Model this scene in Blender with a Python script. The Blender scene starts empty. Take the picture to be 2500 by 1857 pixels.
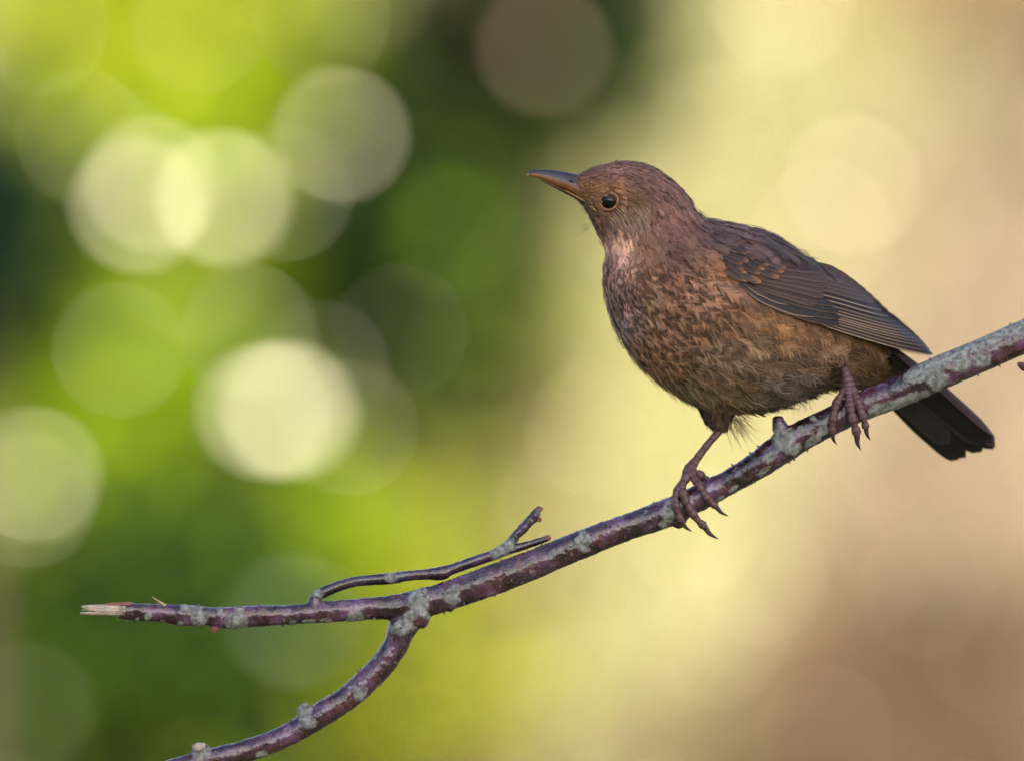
import bpy, bmesh, math, random
import numpy as np
from mathutils import Vector, noise

rng = np.random.default_rng(7)
random.seed(7)
SC = bpy.context.scene
COL = SC.collection

# ------------------------------------------------------------------ camera
DIST, W_FOCUS, CAM_Z = 4.0, 0.47, 1.6          # bird is 4 m away, frame is 47 cm wide there
S = W_FOCUS / 2500.0                            # metres per photo pixel at the bird
CAM = np.array([0.0, -DIST, CAM_Z])
cam = bpy.data.cameras.new('camera')
cam_ob = bpy.data.objects.new('camera', cam)
COL.objects.link(cam_ob)
cam_ob.location = CAM
cam_ob.rotation_euler = (math.pi / 2, 0, 0)
cam.sensor_width = 36.0
cam.lens = 36.0 * DIST / W_FOCUS
cam.clip_start, cam.clip_end = 0.1, 2000.0
cam.dof.use_dof = True
cam.dof.focus_distance = DIST - 0.018
cam.dof.aperture_fstop = (cam.lens / 1000.0) / 0.079
cam.dof.aperture_blades = 0
SC.camera = cam_ob

# ------------------------------------------------------------------ sky, sun, exposure
SUN = np.array([0.30, -0.80, 0.54]); SUN /= np.linalg.norm(SUN)
world = bpy.data.worlds.new('World'); SC.world = world
world.use_nodes = True
wn = world.node_tree
sky = wn.nodes.new('ShaderNodeTexSky')
sky.sky_type = 'NISHITA'; sky.sun_disc = False
sky.sun_elevation = math.asin(SUN[2])
sky.sun_rotation = math.atan2(SUN[0], SUN[1])
sky.air_density = 1.0; sky.dust_density = 2.0; sky.ozone_density = 1.0
wn.nodes['Background'].inputs['Strength'].default_value = 0.085
wn.links.new(sky.outputs[0], wn.nodes['Background'].inputs['Color'])
sun = bpy.data.lights.new('sun', 'SUN')
sun.energy = 5.0; sun.angle = math.radians(0.5); sun.color = (1.0, 0.93, 0.81)
sun_ob = bpy.data.objects.new('sun', sun); COL.objects.link(sun_ob)
sun_ob.rotation_euler = Vector(SUN).to_track_quat('Z', 'Y').to_euler()
sun_ob.location = (-3, -3, 12)
SC.view_settings.view_transform = 'Standard'
SC.view_settings.look = 'None'
SC.view_settings.gamma = 1.0
SC.view_settings.exposure = 1.88
SC.cycles.use_denoising = True
SC.cycles.denoiser = 'OPENIMAGEDENOISE'
SC.cycles.max_bounces = 6
SC.cycles.sample_clamp_indirect = 6.0

# ------------------------------------------------------------------ helpers
def lin(c):
    c = np.asarray(c, float) / 255.0
    return np.where(c <= 0.04045, c / 12.92, ((c + 0.055) / 1.055) ** 2.4)

def P(px, py, y=0.0):
    """photo pixel (2500 x 1857) + depth behind the perch -> world point"""
    k = (DIST + np.asarray(y, float)) / DIST
    px = np.asarray(px, float); py = np.asarray(py, float)
    x = (px - 1250.0) * S * k
    z = CAM_Z - (py - 928.5) * S * k
    return np.stack(np.broadcast_arrays(x, np.asarray(y, float) + 0 * x, z), -1)

def empty(name, loc, label=None, cat=None, group=None):
    o = bpy.data.objects.new(name, None); COL.objects.link(o)
    o.location = loc; o.empty_display_size = 0.02
    tag(o, label, cat, group)
    return o

def tag(o, label=None, cat=None, group=None, kind=None):
    if label: o['label'] = label
    if cat: o['category'] = cat
    if group: o['group'] = group
    if kind: o['kind'] = kind
    return o

def link(name, me, mat, parent=None, smooth=True):
    o = bpy.data.objects.new(name, me); COL.objects.link(o)
    if mat is not None and not me.materials: me.materials.append(mat)
    if smooth and len(me.polygons):
        me.polygons.foreach_set('use_smooth', np.ones(len(me.polygons), bool))
    if parent is not None:
        o.parent = parent
        o.location = -np.array(parent_world(parent))
    return o

def parent_world(o):
    v = np.zeros(3)
    while o is not None:
        v = v + np.array(o.location); o = o.parent
    return v

def mesh(name, verts, faces, colors=None, uvs=None, attrs=None):
    """numpy mesh; faces an (n,3) or (n,4) array"""
    verts = np.asarray(verts, np.float32).reshape(-1, 3)
    faces = np.asarray(faces, np.int32)
    me = bpy.data.meshes.new(name)
    n, k = faces.shape
    me.vertices.add(len(verts)); me.vertices.foreach_set('co', verts.ravel())
    me.loops.add(n * k); me.loops.foreach_set('vertex_index', faces.ravel())
    me.polygons.add(n)
    me.polygons.foreach_set('loop_start', np.arange(0, n * k, k, dtype=np.int32))
    me.update(calc_edges=True)
    def cattr(nm, arr):
        a = np.ones((len(verts), 4), np.float32); arr = np.asarray(arr, np.float32).reshape(len(verts), -1)
        a[:, :arr.shape[1]] = arr
        at = me.attributes.new(nm, 'FLOAT_COLOR', 'POINT'); at.data.foreach_set('color', a.ravel())
    if colors is not None: cattr('col', colors)
    if attrs:
        for k_, v_ in attrs.items(): cattr(k_, v_)
    if uvs is not None:
        u = np.asarray(uvs, np.float32).reshape(len(verts), 2)
        at = me.attributes.new('fuv', 'FLOAT2', 'POINT'); at.data.foreach_set('vector', u.ravel())
    return me

def grid_faces(nu, nv, closed_v=False):
    i = np.arange(nu - 1)[:, None]; j = np.arange(nv if closed_v else nv - 1)[None, :]
    j2 = (j + 1) % nv
    return np.stack([i * nv + j, i * nv + j2, (i + 1) * nv + j2, (i + 1) * nv + j], -1).reshape(-1, 4)

def catmull(pts, n):
    pts = np.asarray(pts, float)
    m = len(pts)
    t = np.linspace(0, m - 1, n)
    i = np.clip(t.astype(int), 0, m - 2); f = (t - i)[:, None]
    p0 = pts[np.clip(i - 1, 0, m - 1)]; p1 = pts[i]; p2 = pts[i + 1]; p3 = pts[np.clip(i + 2, 0, m - 1)]
    return 0.5 * ((2 * p1) + (-p0 + p2) * f + (2 * p0 - 5 * p1 + 4 * p2 - p3) * f ** 2 + (-p0 + 3 * p1 - 3 * p2 + p3) * f ** 3)

def norm(v):
    return v / np.maximum(np.linalg.norm(v, axis=-1, keepdims=True), 1e-12)

def tube(pts, radii, n=None, seg=12, rmod=None, flat=1.0):
    """closed tapered tube along a smoothed polyline -> verts, quad faces (capped by tiny end rings)"""
    pts = np.asarray(pts, float); radii = np.asarray(radii, float)
    n = n or (len(pts) - 1) * 6 + 1
    c = catmull(np.concatenate([pts, radii[:, None]], 1), n)
    p, r = c[:, :3], np.maximum(c[:, 3], 1e-5)
    if rmod is not None: r = r * rmod(np.linspace(0, 1, n))
    t = norm(np.gradient(p, axis=0))
    ref = np.array([0.0, 1.0, 0.0])
    a = norm(np.cross(t, ref)); b = np.cross(t, a)
    th = np.linspace(0, 2 * np.pi, seg, endpoint=False)
    ring = p[:, None] + r[:, None, None] * (np.cos(th)[None, :, None] * a[:, None] + flat * np.sin(th)[None, :, None] * b[:, None])
    caps0 = p[0] + 0 * ring[0] + (ring[0] - p[0]) * 0.02 - t[0] * r[0] * 0.25
    caps1 = p[-1] + (ring[-1] - p[-1]) * 0.02 + t[-1] * r[-1] * 0.25
    v = np.concatenate([caps0[None], ring, caps1[None]], 0)
    return v.reshape(-1, 3), grid_faces(n + 2, seg, True)

def merge(parts):
    vs, fs, o = [], [], 0
    for v, f in parts:
        vs.append(v); fs.append(f + o); o += len(v)
    return np.concatenate(vs), np.concatenate(fs)

def fbm(p, scale, seed=0.0, octv=3):
    out = np.empty(len(p))
    off = Vector((seed * 13.7, seed * 7.1, seed * 3.3))
    for i, q in enumerate(p):
        out[i] = noise.fractal(Vector(q) * scale + off, 0.8, 2.0, octv)
    return out

# ------------------------------------------------------------------ materials
def mat_new(name):
    m = bpy.data.materials.new(name); m.use_nodes = True
    return m, m.node_tree, m.node_tree.nodes['Principled BSDF']

def N(nt, typ, **kw):
    n = nt.nodes.new(typ)
    for k, v in kw.items(): setattr(n, k, v)
    return n

def mat_vcol(name, rough=0.5, spec=0.4, noise_scale=None, noise_amt=0.0, bump_scale=None, bump=0.0, coat=0.0, sheen=0.0, transl=0.0):
    m, nt, b = mat_new(name)
    at = N(nt, 'ShaderNodeAttribute'); at.attribute_name = 'col'
    col = at.outputs['Color']
    tc = N(nt, 'ShaderNodeTexCoord')
    if noise_scale:
        nz = N(nt, 'ShaderNodeTexNoise'); nz.inputs['Scale'].default_value = noise_scale; nz.inputs['Detail'].default_value = 4
        nt.links.new(tc.outputs['Object'], nz.inputs['Vector'])
        mr = N(nt, 'ShaderNodeMapRange'); mr.inputs['From Min'].default_value = 0.3; mr.inputs['From Max'].default_value = 0.7
        mr.inputs['To Min'].default_value = 1 - noise_amt; mr.inputs['To Max'].default_value = 1 + noise_amt
        nt.links.new(nz.outputs['Fac'], mr.inputs['Value'])
        vm = N(nt, 'ShaderNodeVectorMath', operation='SCALE')
        nt.links.new(col, vm.inputs[0]); nt.links.new(mr.outputs[0], vm.inputs['Scale'])
        col = vm.outputs[0]
    nt.links.new(col, b.inputs['Base Color'])
    if bump_scale:
        nz2 = N(nt, 'ShaderNodeTexNoise'); nz2.inputs['Scale'].default_value = bump_scale; nz2.inputs['Detail'].default_value = 4
        nt.links.new(tc.outputs['Object'], nz2.inputs['Vector'])
        bp = N(nt, 'ShaderNodeBump'); bp.inputs['Strength'].default_value = bump; bp.inputs['Distance'].default_value = 0.0005
        nt.links.new(nz2.outputs['Fac'], bp.inputs['Height']); nt.links.new(bp.outputs[0], b.inputs['Normal'])
    b.inputs['Roughness'].default_value = rough
    b.inputs['Specular IOR Level'].default_value = spec
    b.inputs['Coat Weight'].default_value = coat
    b.inputs['Sheen Weight'].default_value = sheen
    if transl > 0:
        tr = N(nt, 'ShaderNodeBsdfTranslucent'); nt.links.new(col, tr.inputs['Color'])
        mx = N(nt, 'ShaderNodeMixShader'); mx.inputs[0].default_value = transl
        nt.links.new(b.outputs[0], mx.inputs[1]); nt.links.new(tr.outputs[0], mx.inputs[2])
        nt.links.new(mx.outputs[0], nt.nodes['Material Output'].inputs['Surface'])
    return m

def mat_flat(name, rgb, rough=0.5, spec=0.5, nscale=60.0, namt=0.25, coat=0.0):
    m, nt, b = mat_new(name)
    tc = N(nt, 'ShaderNodeTexCoord')
    nz = N(nt, 'ShaderNodeTexNoise'); nz.inputs['Scale'].default_value = nscale; nz.inputs['Detail'].default_value = 5
    nt.links.new(tc.outputs['Object'], nz.inputs['Vector'])
    rp = N(nt, 'ShaderNodeValToRGB')
    c = np.asarray(rgb, float)
    rp.color_ramp.elements[0].position = 0.3; rp.color_ramp.elements[1].position = 0.7
    rp.color_ramp.elements[0].color = (*np.clip(c * (1 - namt), 0, 1), 1); rp.color_ramp.elements[1].color = (*np.clip(c * (1 + namt), 0, 1), 1)
    nt.links.new(nz.outputs['Fac'], rp.inputs['Fac']); nt.links.new(rp.outputs[0], b.inputs['Base Color'])
    b.inputs['Roughness'].default_value = rough; b.inputs['Specular IOR Level'].default_value = spec
    b.inputs['Coat Weight'].default_value = coat
    return m

M = {}
M['leaf'] = mat_vcol('leaf', rough=0.6, spec=0.08, transl=0.35)
M['glossy_leaf'] = mat_vcol('glossy_leaf', rough=0.27, spec=0.5)
M['dull_leaf'] = mat_vcol('dull_leaf', rough=0.42, spec=0.35)
M['glossy_leaf'].node_tree.nodes['Principled BSDF'].inputs['Specular Tint'].default_value = (1.0, 0.88, 0.74, 1)  # warm colour of the sun glints is put into the specular tint
M['wood'] = mat_flat('wood', (0.09, 0.06, 0.04), 0.85, 0.2, 8)
M['dry'] = mat_vcol('dry', rough=0.75, spec=0.2, transl=0.25)

# ================================================================== SETTING: ground with a bank behind
def ground_z(x, y):
    t = np.clip((np.asarray(y, float) - 13.5) / 12.0, 0, 1)
    return 6.0 * t * t * (3 - 2 * t) + 0.10 * np.sin(0.9 * np.asarray(x) + 0.4) * np.clip(t * 4, 0, 1)

def axis_coords(lo, hi, dense_lo, dense_hi, step):
    a = list(np.arange(dense_lo, dense_hi + 1e-6, step))
    k, p = 1.0, dense_hi
    while p < hi: k *= 1.35; p += step * k; a.append(min(p, hi))
    k, p = 1.0, dense_lo
    while p > lo: k *= 1.35; p -= step * k; a.insert(0, max(p, lo))
    return np.array(sorted(set(a)))
gx = axis_coords(-600, 600, -8, 8, 0.25); gy = axis_coords(-600, 900, -6, 28, 0.25)
GX, GY = np.meshgrid(gx, gy, indexing='ij')
GZ = ground_z(GX, GY) + 0.02 * np.sin(GX * 3.1 + GY * 1.7) * np.sin(GY * 2.3)
gm = mesh('ground', np.stack([GX, GY, GZ], -1), grid_faces(len(gx), len(gy))[:, ::-1])
m, nt, b = mat_new('dry_bank')
tc = N(nt, 'ShaderNodeTexCoord')
nz = N(nt, 'ShaderNodeTexNoise'); nz.inputs['Scale'].default_value = 1.3; nz.inputs['Detail'].default_value = 6
nt.links.new(tc.outputs['Object'], nz.inputs['Vector'])
rp = N(nt, 'ShaderNodeValToRGB'); e = rp.color_ramp.elements
e[0].position = 0.3; e[0].color = (0.12, 0.11, 0.058, 1); e[1].position = 0.72; e[1].color = (0.24, 0.225, 0.125, 1)
nt.links.new(nz.outputs['Fac'], rp.inputs['Fac'])
rt = N(nt, 'ShaderNodeValToRGB'); e = rt.color_ramp.elements
e[0].position = 0.35; e[0].color = (0.022, 0.030, 0.012, 1); e[1].position = 0.7; e[1].color = (0.055, 0.055, 0.026, 1)
nt.links.new(nz.outputs['Fac'], rt.inputs['Fac'])
sy = N(nt, 'ShaderNodeSeparateXYZ'); nt.links.new(tc.outputs['Object'], sy.inputs[0])
my = N(nt, 'ShaderNodeMapRange'); my.inputs['From Min'].default_value = 12.5; my.inputs['From Max'].default_value = 14.5; nt.links.new(sy.outputs['Y'], my.inputs['Value'])
mg = N(nt, 'ShaderNodeMix', data_type='RGBA'); nt.links.new(my.outputs[0], mg.inputs['Factor']); nt.links.new(rt.outputs[0], mg.inputs['A']); nt.links.new(rp.outputs[0], mg.inputs['B'])
nt.links.new(mg.outputs['Result'], b.inputs['Base Color'])
b.inputs['Roughness'].default_value = 0.95
bp = N(nt, 'ShaderNodeBump'); bp.inputs['Strength'].default_value = 0.6; bp.inputs['Distance'].default_value = 0.05
nz2 = N(nt, 'ShaderNodeTexNoise'); nz2.inputs['Scale'].default_value = 14; nz2.inputs['Detail'].default_value = 6
nt.links.new(tc.outputs['Object'], nz2.inputs['Vector']); nt.links.new(nz2.outputs['Fac'], bp.inputs['Height']); nt.links.new(bp.outputs[0], b.inputs['Normal'])
tag(link('ground', gm, m), 'dark turf rising to a dry straw coloured bank behind', 'ground', kind='structure')

def ray(dx, dy):
    """direction through a pixel of the 2224-wide view"""
    return norm(P(dx * 2500 / 2224, dy * 2500 / 2224, 0.0) - CAM)

def hit_ground(dx, dy):
    d = ray(dx, dy)
    ts = np.linspace(15, 60, 4000)
    q = CAM + ts[:, None] * d
    k = np.argmax(q[:, 2] <= ground_z(q[:, 0], q[:, 1]))
    return q[k]

def at_depth(dx, dy, D):
    d = ray(dx, dy)
    return CAM + d * (D / d[1])

# ------------------------------------------------------------------ leaf clouds
def leaf_mesh(name, pos, nrm, length, width, cols):
    """folded, pointed leaves: 6 verts, 4 quads worth of shape each"""
    n = len(pos)
    r = norm(rng.normal(size=(n, 3)))
    t = norm(np.cross(nrm, r)); s = np.cross(nrm, t)
    L = np.asarray(length)[:, None]; Wd = np.asarray(width)[:, None]
    k = 0.18 * Wd
    v = np.stack([pos - t * L * .5, pos - t * L * .12 + s * Wd * .5 + nrm * k, pos + t * L * .22 + s * Wd * .38 + nrm * k,
                  pos + t * L * .5 - nrm * k, pos + t * L * .22 - s * Wd * .38 + nrm * k, pos - t * L * .12 - s * Wd * .5 + nrm * k], 1)
    f = np.array([[0, 1, 2, 3], [0, 3, 4, 5]])
    F = (np.arange(n)[:, None, None] * 6 + f[None]).reshape(-1, 4)
    return mesh(name, v, F, colors=np.repeat(cols, 6, axis=0))

def glint_leaf(q, size, col, root, stalk, dull=False):
    """one large leaf, tilted so that it mirrors the sun"""
    h = norm(SUN + norm(CAM - q))
    a = norm(np.cross(h, [0.3, 0.1, 1.0])); bb = np.cross(h, a)
    nu = 9; uu = np.linspace(-1, 1, nu)
    w = np.sqrt(np.clip(1 - np.abs(uu) ** 2.2, 0, 1)) * .62 + 0.02
    vv = np.linspace(-1, 1, 5)
    g = q + (uu[:, None, None] * a + (w[:, None] * vv[None])[..., None] * bb) * size * .5 + (np.abs(vv)[None, :, None] * w[:, None, None] * h) * size * 0.006
    link('leaf', mesh('leaf', g, grid_faces(nu, 5), colors=np.tile(lin(col), (nu * 5, 1))), M['dull_leaf' if dull else 'glossy_leaf'], root)
    v, f = tube([q - h * .01 + a * size * .45, q + stalk * .55, q + stalk], [.002, .003, .005], 8, 5)
    link('leaf_stalk', mesh('leaf_stalk', v, f), M['wood'], root)

def bush(name, label, cat, dx, dy, rx, rz, D, n, cols, leaf=0.09, ry=None, group=None, jitter=0.35, hollow=0.0, stems=5, glints=()):
    """a shrub whose crown centre lies on the view ray (dx,dy), D metres off; stands on the ground"""
    c = at_depth(dx, dy, D); k = D / DIST * S * 2500 / 2224
    rx *= k; rz *= k; ry = ry or 0.6 * min(rx, rz) + 0.15
    gz = float(ground_z(c[0], c[1]))
    root = empty(name, (c[0], c[1], gz), label, cat, group)
    # clumps give an uneven outline with gaps
    nc = max(6, n // 45)
    u = norm(rng.normal(size=(nc, 3))) * (rng.random((nc, 1)) ** 0.45)
    cc = c + u * np.array([rx, ry, rz]) * 0.95
    idx = rng.integers(0, nc, n)
    cr = (0.10 + 0.12 * rng.random(nc))[idx]
    pos = cc[idx] + rng.normal(size=(n, 3)) * cr[:, None] * 0.6
    pos[:, 2] = np.maximum(pos[:, 2], ground_z(pos[:, 0], pos[:, 1]) + 0.03)
    nr = norm(rng.normal(size=(n, 3)) * 0.75 + np.array([-0.25, -0.55, 0.6]))
    cols = np.asarray(cols, float)
    cl = cols[rng.integers(0, len(cols), nc)][idx] * (1 + jitter * (rng.random((n, 1)) - .5))
    fol = link('foliage', leaf_mesh('foliage', pos, nr, leaf * (0.7 + .6 * rng.random(n)), leaf * .55 * (0.7 + .6 * rng.random(n)), cl), M['leaf'], root, False)
    tag(fol, kind='stuff')
    for i in range(stems):
        top = cc[rng.integers(0, nc)]
        base = np.array([c[0] + rng.normal() * .06, c[1] + rng.normal() * .06, gz - .05])
        mid = base * .45 + top * .55 + np.array([rng.normal() * .05, rng.normal() * .05, .05])
        v, f = tube([base, mid, top], [.018, .012, .004], 10, 6)
        link('stem', mesh('stem', v, f), M['wood'], root)
    for (gx_, gy_, size, col) in glints:
        glint_leaf(at_depth(gx_, gy_, D - ry - 0.30), abs(size), col, root, np.array([rng.normal() * .05, .3 + ry, -.12]), size < 0)
    return root

YG = [(0.26, 0.30, 0.010), (0.30, 0.33, 0.013), (0.20, 0.26, 0.008), (0.33, 0.35, 0.025)]  # backlit glow of the leaves is put into these yellow greens
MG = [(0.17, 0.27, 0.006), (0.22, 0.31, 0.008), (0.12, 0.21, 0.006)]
DG = [(0.010, 0.028, 0.006), (0.016, 0.035, 0.006), (0.006, 0.018, 0.008)]  # very dark leaf greens that stand in for shade gaps
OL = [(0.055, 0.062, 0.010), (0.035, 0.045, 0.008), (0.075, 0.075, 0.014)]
DB = [(0.030, 0.024, 0.010), (0.045, 0.034, 0.016), (0.02, 0.022, 0.006)]  # dark leaf browns, shade put into the colour
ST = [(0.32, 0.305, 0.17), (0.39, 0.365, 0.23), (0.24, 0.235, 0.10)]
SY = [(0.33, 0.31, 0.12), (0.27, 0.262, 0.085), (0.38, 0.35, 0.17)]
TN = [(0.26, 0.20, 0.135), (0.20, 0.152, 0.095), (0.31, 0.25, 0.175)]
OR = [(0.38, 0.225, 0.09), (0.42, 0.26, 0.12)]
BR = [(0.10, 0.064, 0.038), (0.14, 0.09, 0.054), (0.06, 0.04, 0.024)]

# dark leaf masses standing in for the shade gaps, then the sunlit shrubs in front of them
bush('shade_gap_bush_back', 'broad dark green bush coloured as the shade behind the bright shrubs', 'bush', 330, 900, 520, 950, 20.6, 5200, DG, 0.10)
bush('shade_gap_bush_mid', 'dark olive bush coloured as the shade gap between the green shrubs and the straw bank', 'bush', 935, 460, 85, 420, 18.9, 2100, DG + OL[1:2] + MG[2:], 0.09,
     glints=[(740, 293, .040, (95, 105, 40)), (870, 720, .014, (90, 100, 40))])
bush('shade_gap_bush_top', 'dark brown bush coloured as the shade gap high above the bird', 'bush', 1160, 40, 230, 170, 18.9, 2300, DB + DG, 0.09,
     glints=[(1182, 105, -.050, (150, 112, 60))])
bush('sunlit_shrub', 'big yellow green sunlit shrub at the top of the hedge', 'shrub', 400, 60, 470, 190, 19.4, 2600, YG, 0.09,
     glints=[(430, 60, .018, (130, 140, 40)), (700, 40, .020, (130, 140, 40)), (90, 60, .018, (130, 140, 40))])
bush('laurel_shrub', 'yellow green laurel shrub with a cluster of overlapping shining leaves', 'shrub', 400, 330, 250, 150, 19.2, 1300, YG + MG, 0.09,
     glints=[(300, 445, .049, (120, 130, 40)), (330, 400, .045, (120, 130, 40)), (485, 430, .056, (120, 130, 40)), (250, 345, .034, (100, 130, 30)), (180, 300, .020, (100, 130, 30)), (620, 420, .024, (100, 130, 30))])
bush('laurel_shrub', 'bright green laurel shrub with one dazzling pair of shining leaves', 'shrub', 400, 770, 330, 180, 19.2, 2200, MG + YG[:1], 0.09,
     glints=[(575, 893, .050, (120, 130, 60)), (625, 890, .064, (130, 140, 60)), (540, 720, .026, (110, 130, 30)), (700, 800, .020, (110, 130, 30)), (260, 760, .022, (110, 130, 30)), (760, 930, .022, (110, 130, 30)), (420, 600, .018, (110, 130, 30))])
bush('young_shrub', 'small green shrub at the foot of the dark bush, one dull shining leaf', 'shrub', 40, 960, 130, 170, 19.0, 500, MG, 0.08,
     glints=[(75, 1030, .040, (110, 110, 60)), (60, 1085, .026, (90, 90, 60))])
bush('spurge_shrub', 'yellow green spurge low between dark bush and straw bank', 'shrub', 850, 1180, 170, 110, 19.0, 900, YG + MG, 0.07)
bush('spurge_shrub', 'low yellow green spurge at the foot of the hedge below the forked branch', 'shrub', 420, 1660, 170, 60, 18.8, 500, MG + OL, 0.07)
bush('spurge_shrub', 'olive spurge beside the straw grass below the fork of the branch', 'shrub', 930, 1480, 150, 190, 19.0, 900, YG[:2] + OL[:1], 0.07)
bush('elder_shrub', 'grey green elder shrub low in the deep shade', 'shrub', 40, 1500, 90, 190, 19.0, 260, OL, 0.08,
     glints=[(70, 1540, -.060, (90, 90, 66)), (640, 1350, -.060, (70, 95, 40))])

bush('shade_gap_bush_left', 'low near-black bush coloured as the shade under the bright laurel, behind the forked branch', 'bush', 350, 1380, 330, 200, 18.7, 2900, DG + MG[2:], 0.08)  # near-black leaf colours put the shade in below the laurel
bush('shade_gap_bush_left', 'narrow near-black bush coloured as the shade left of the shining laurel leaves', 'bush', -60, 520, 90, 190, 18.6, 900, DG[2:], 0.08)
bush('moss_shrub', 'thin olive shrub edging the straw bank beside the dark bush', 'shrub', 1075, 800, 75, 450, 19.3, 800, OL[2:] + YG[:3], 0.07)

# ------------------------------------------------------------------ dry grass on the bank
def tussock(name, label, dx, dy, height, spread, n, cols, group):
    g = hit_ground(dx, dy)
    root = empty(name, g, label, 'grass tuft', group)
    a = rng.random(n) * 2 * np.pi; r = spread * np.sqrt(rng.random(n))
    base = g + np.stack([np.cos(a) * r, np.sin(a) * r, 0 * r], -1)
    base[:, 2] = ground_z(base[:, 0], base[:, 1]) - .01
    h = height * (0.5 + .6 * rng.random(n))
    lean = np.stack([np.cos(a), np.sin(a), 0 * a], -1) * (h * (.25 + .35 * rng.random(n)))[:, None] + rng.normal(size=(n, 3)) * .04 * np.array([1, 1, 0])
    top = base + lean + np.array([0, 0, 1.]) * h[:, None]
    mid = base * .5 + top * .5 + np.array([0, 0, 1.]) * (h * .12)[:, None]
    side = norm(np.cross(top - base, rng.normal(size=(n, 3)) + np.array([0, 2.5, 0])))
    w = (.010 + .012 * rng.random(n))[:, None]
    v = np.stack([base - side * w, base + side * w, mid - side * w * .9, mid + side * w * .9, top - side * w * .15, top + side * w * .15], 1)
    F = (np.arange(n)[:, None, None] * 6 + np.array([[0, 1, 3, 2], [2, 3, 5, 4]])[None]).reshape(-1, 4)
    cl = np.asarray(cols, float)[rng.integers(0, len(cols), n)] * (.75 + .5 * rng.random((n, 1)))
    b_ = link('blades', mesh('blades', v, F, colors=np.repeat(cl, 6, 0)), M['dry'], root, False)
    tag(b_, kind='stuff')
    TUFTS.append((g, root))
    return root
TUFTS = []

def rows(label, name, spec, cols, group, height=.34, spread=.2, n=150):
    for dx, dy in spec: tussock(name, label, dx, dy, height, spread, n, cols, group)

jit = lambda pts: [(x + rng.normal() * 18, y + rng.normal() * 18) for x, y in pts]
rows('pale straw yellow grass tuft on the sunny bank', 'straw_tuft',
     jit([(x, y) for y in range(340, 2000, 150) for x in range(1080, 2000, 170) if x < 1780 - (y - 340) * .38 + 160 and x > 1120 - (y - 900) * .25 * (y > 900)]), ST + SY, 'straw tufts on the bank')
rows('golden yellow grass tuft on the upper sunny bank', 'golden_tuft', jit([(x, y) for y in (60, 200, 340, 480) for x in (1560, 1700, 1840, 1960)]), SY + ST, 'golden tufts on the upper bank')
rows('pinkish tan dead grass tuft beside the straw tufts', 'tan_tuft', jit([(x, y) for y in range(480, 1500, 150) for x in (1950, 2090, 2230) if x > 1700]), TN, 'tan tufts on the bank')
rows('rust orange dead grass tuft high on the bank', 'orange_tuft', jit([(1860, 40), (1960, 60), (2050, 140), (1980, 180)]), OR, 'orange tufts high on the bank')
rows('dark brown dead bracken tuft at the bottom of the bank', 'bracken_tuft', jit([(1500, 1800), (1620, 1760), (1640, 1880), (1760, 1700), (1760, 1830), (1880, 1660), (1890, 1790), (1990, 1600), (2010, 1730), (2090, 1620), (2120, 1760), (2200, 1500), (2210, 1650), (2230, 1800), (2000, 1880), (2320, 1560), (2330, 1700), (2340, 1850), (2440, 1620), (2450, 1780), (1860, 1900), (2130, 1880), (1700, 1960)]), BR, 'brown bracken tufts low on the bank')
rows('dull brown grass tuft at the right end of the bank', 'brown_tuft', jit([(2180, 60), (2210, 180), (2190, 300), (2230, 420), (2170, 210), (2300, 120), (2310, 300), (2300, 460), (2130, 120), (2400, 250)]), BR + TN[:1], 'brown tufts at the end of the bank')

rows('mixed straw and tan grass tuft further along the bank', 'bank_tuft', jit([(x, y) for y in range(300, 2000, 330) for x in (2760, 3050, 3400, 4000, 4700, 5500, 6400, 7400)]), ST + TN + SY, 'tufts further along the bank', .45, .34, 190)
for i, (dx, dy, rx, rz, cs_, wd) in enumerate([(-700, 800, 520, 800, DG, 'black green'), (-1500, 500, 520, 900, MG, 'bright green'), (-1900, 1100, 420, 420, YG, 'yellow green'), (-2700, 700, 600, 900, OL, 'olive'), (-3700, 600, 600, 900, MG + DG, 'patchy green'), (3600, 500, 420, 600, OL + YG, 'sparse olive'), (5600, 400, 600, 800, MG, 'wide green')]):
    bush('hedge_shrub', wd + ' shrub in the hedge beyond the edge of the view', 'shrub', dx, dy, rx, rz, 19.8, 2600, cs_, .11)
for (dx, dy, size) in [(1290, 930, .030), (1500, 1150, .036), (1850, 400, .050), (1790, 500, .040), (1700, 10, .045), (2010, 1280, .022), (1420, 1330, .030), (1180, 1220, .030), (1650, 1250, .026), (2080, 900, .022),
                       (1560, 290, .028), (1950, 700, .026), (2110, 1130, .022), (1330, 700, .020), (1120, 1010, .026), (1280, 1500, .030), (1790, 1590, .020), (2150, 1420, .020), (1240, 1080, .024), (2030, 480, .022), (1560, 1390, .024)]:
    q = hit_ground(dx, dy); q = q - ray(dx, dy) * .60
    g_, r_ = min(TUFTS, key=lambda a: np.linalg.norm(a[0] - q))
    glint_leaf(q, size * .72, (190, 165, 105), r_, g_ + np.array([0, 0, .02]) - q)  # leaves added on the tufts to give extra sun glints

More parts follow.
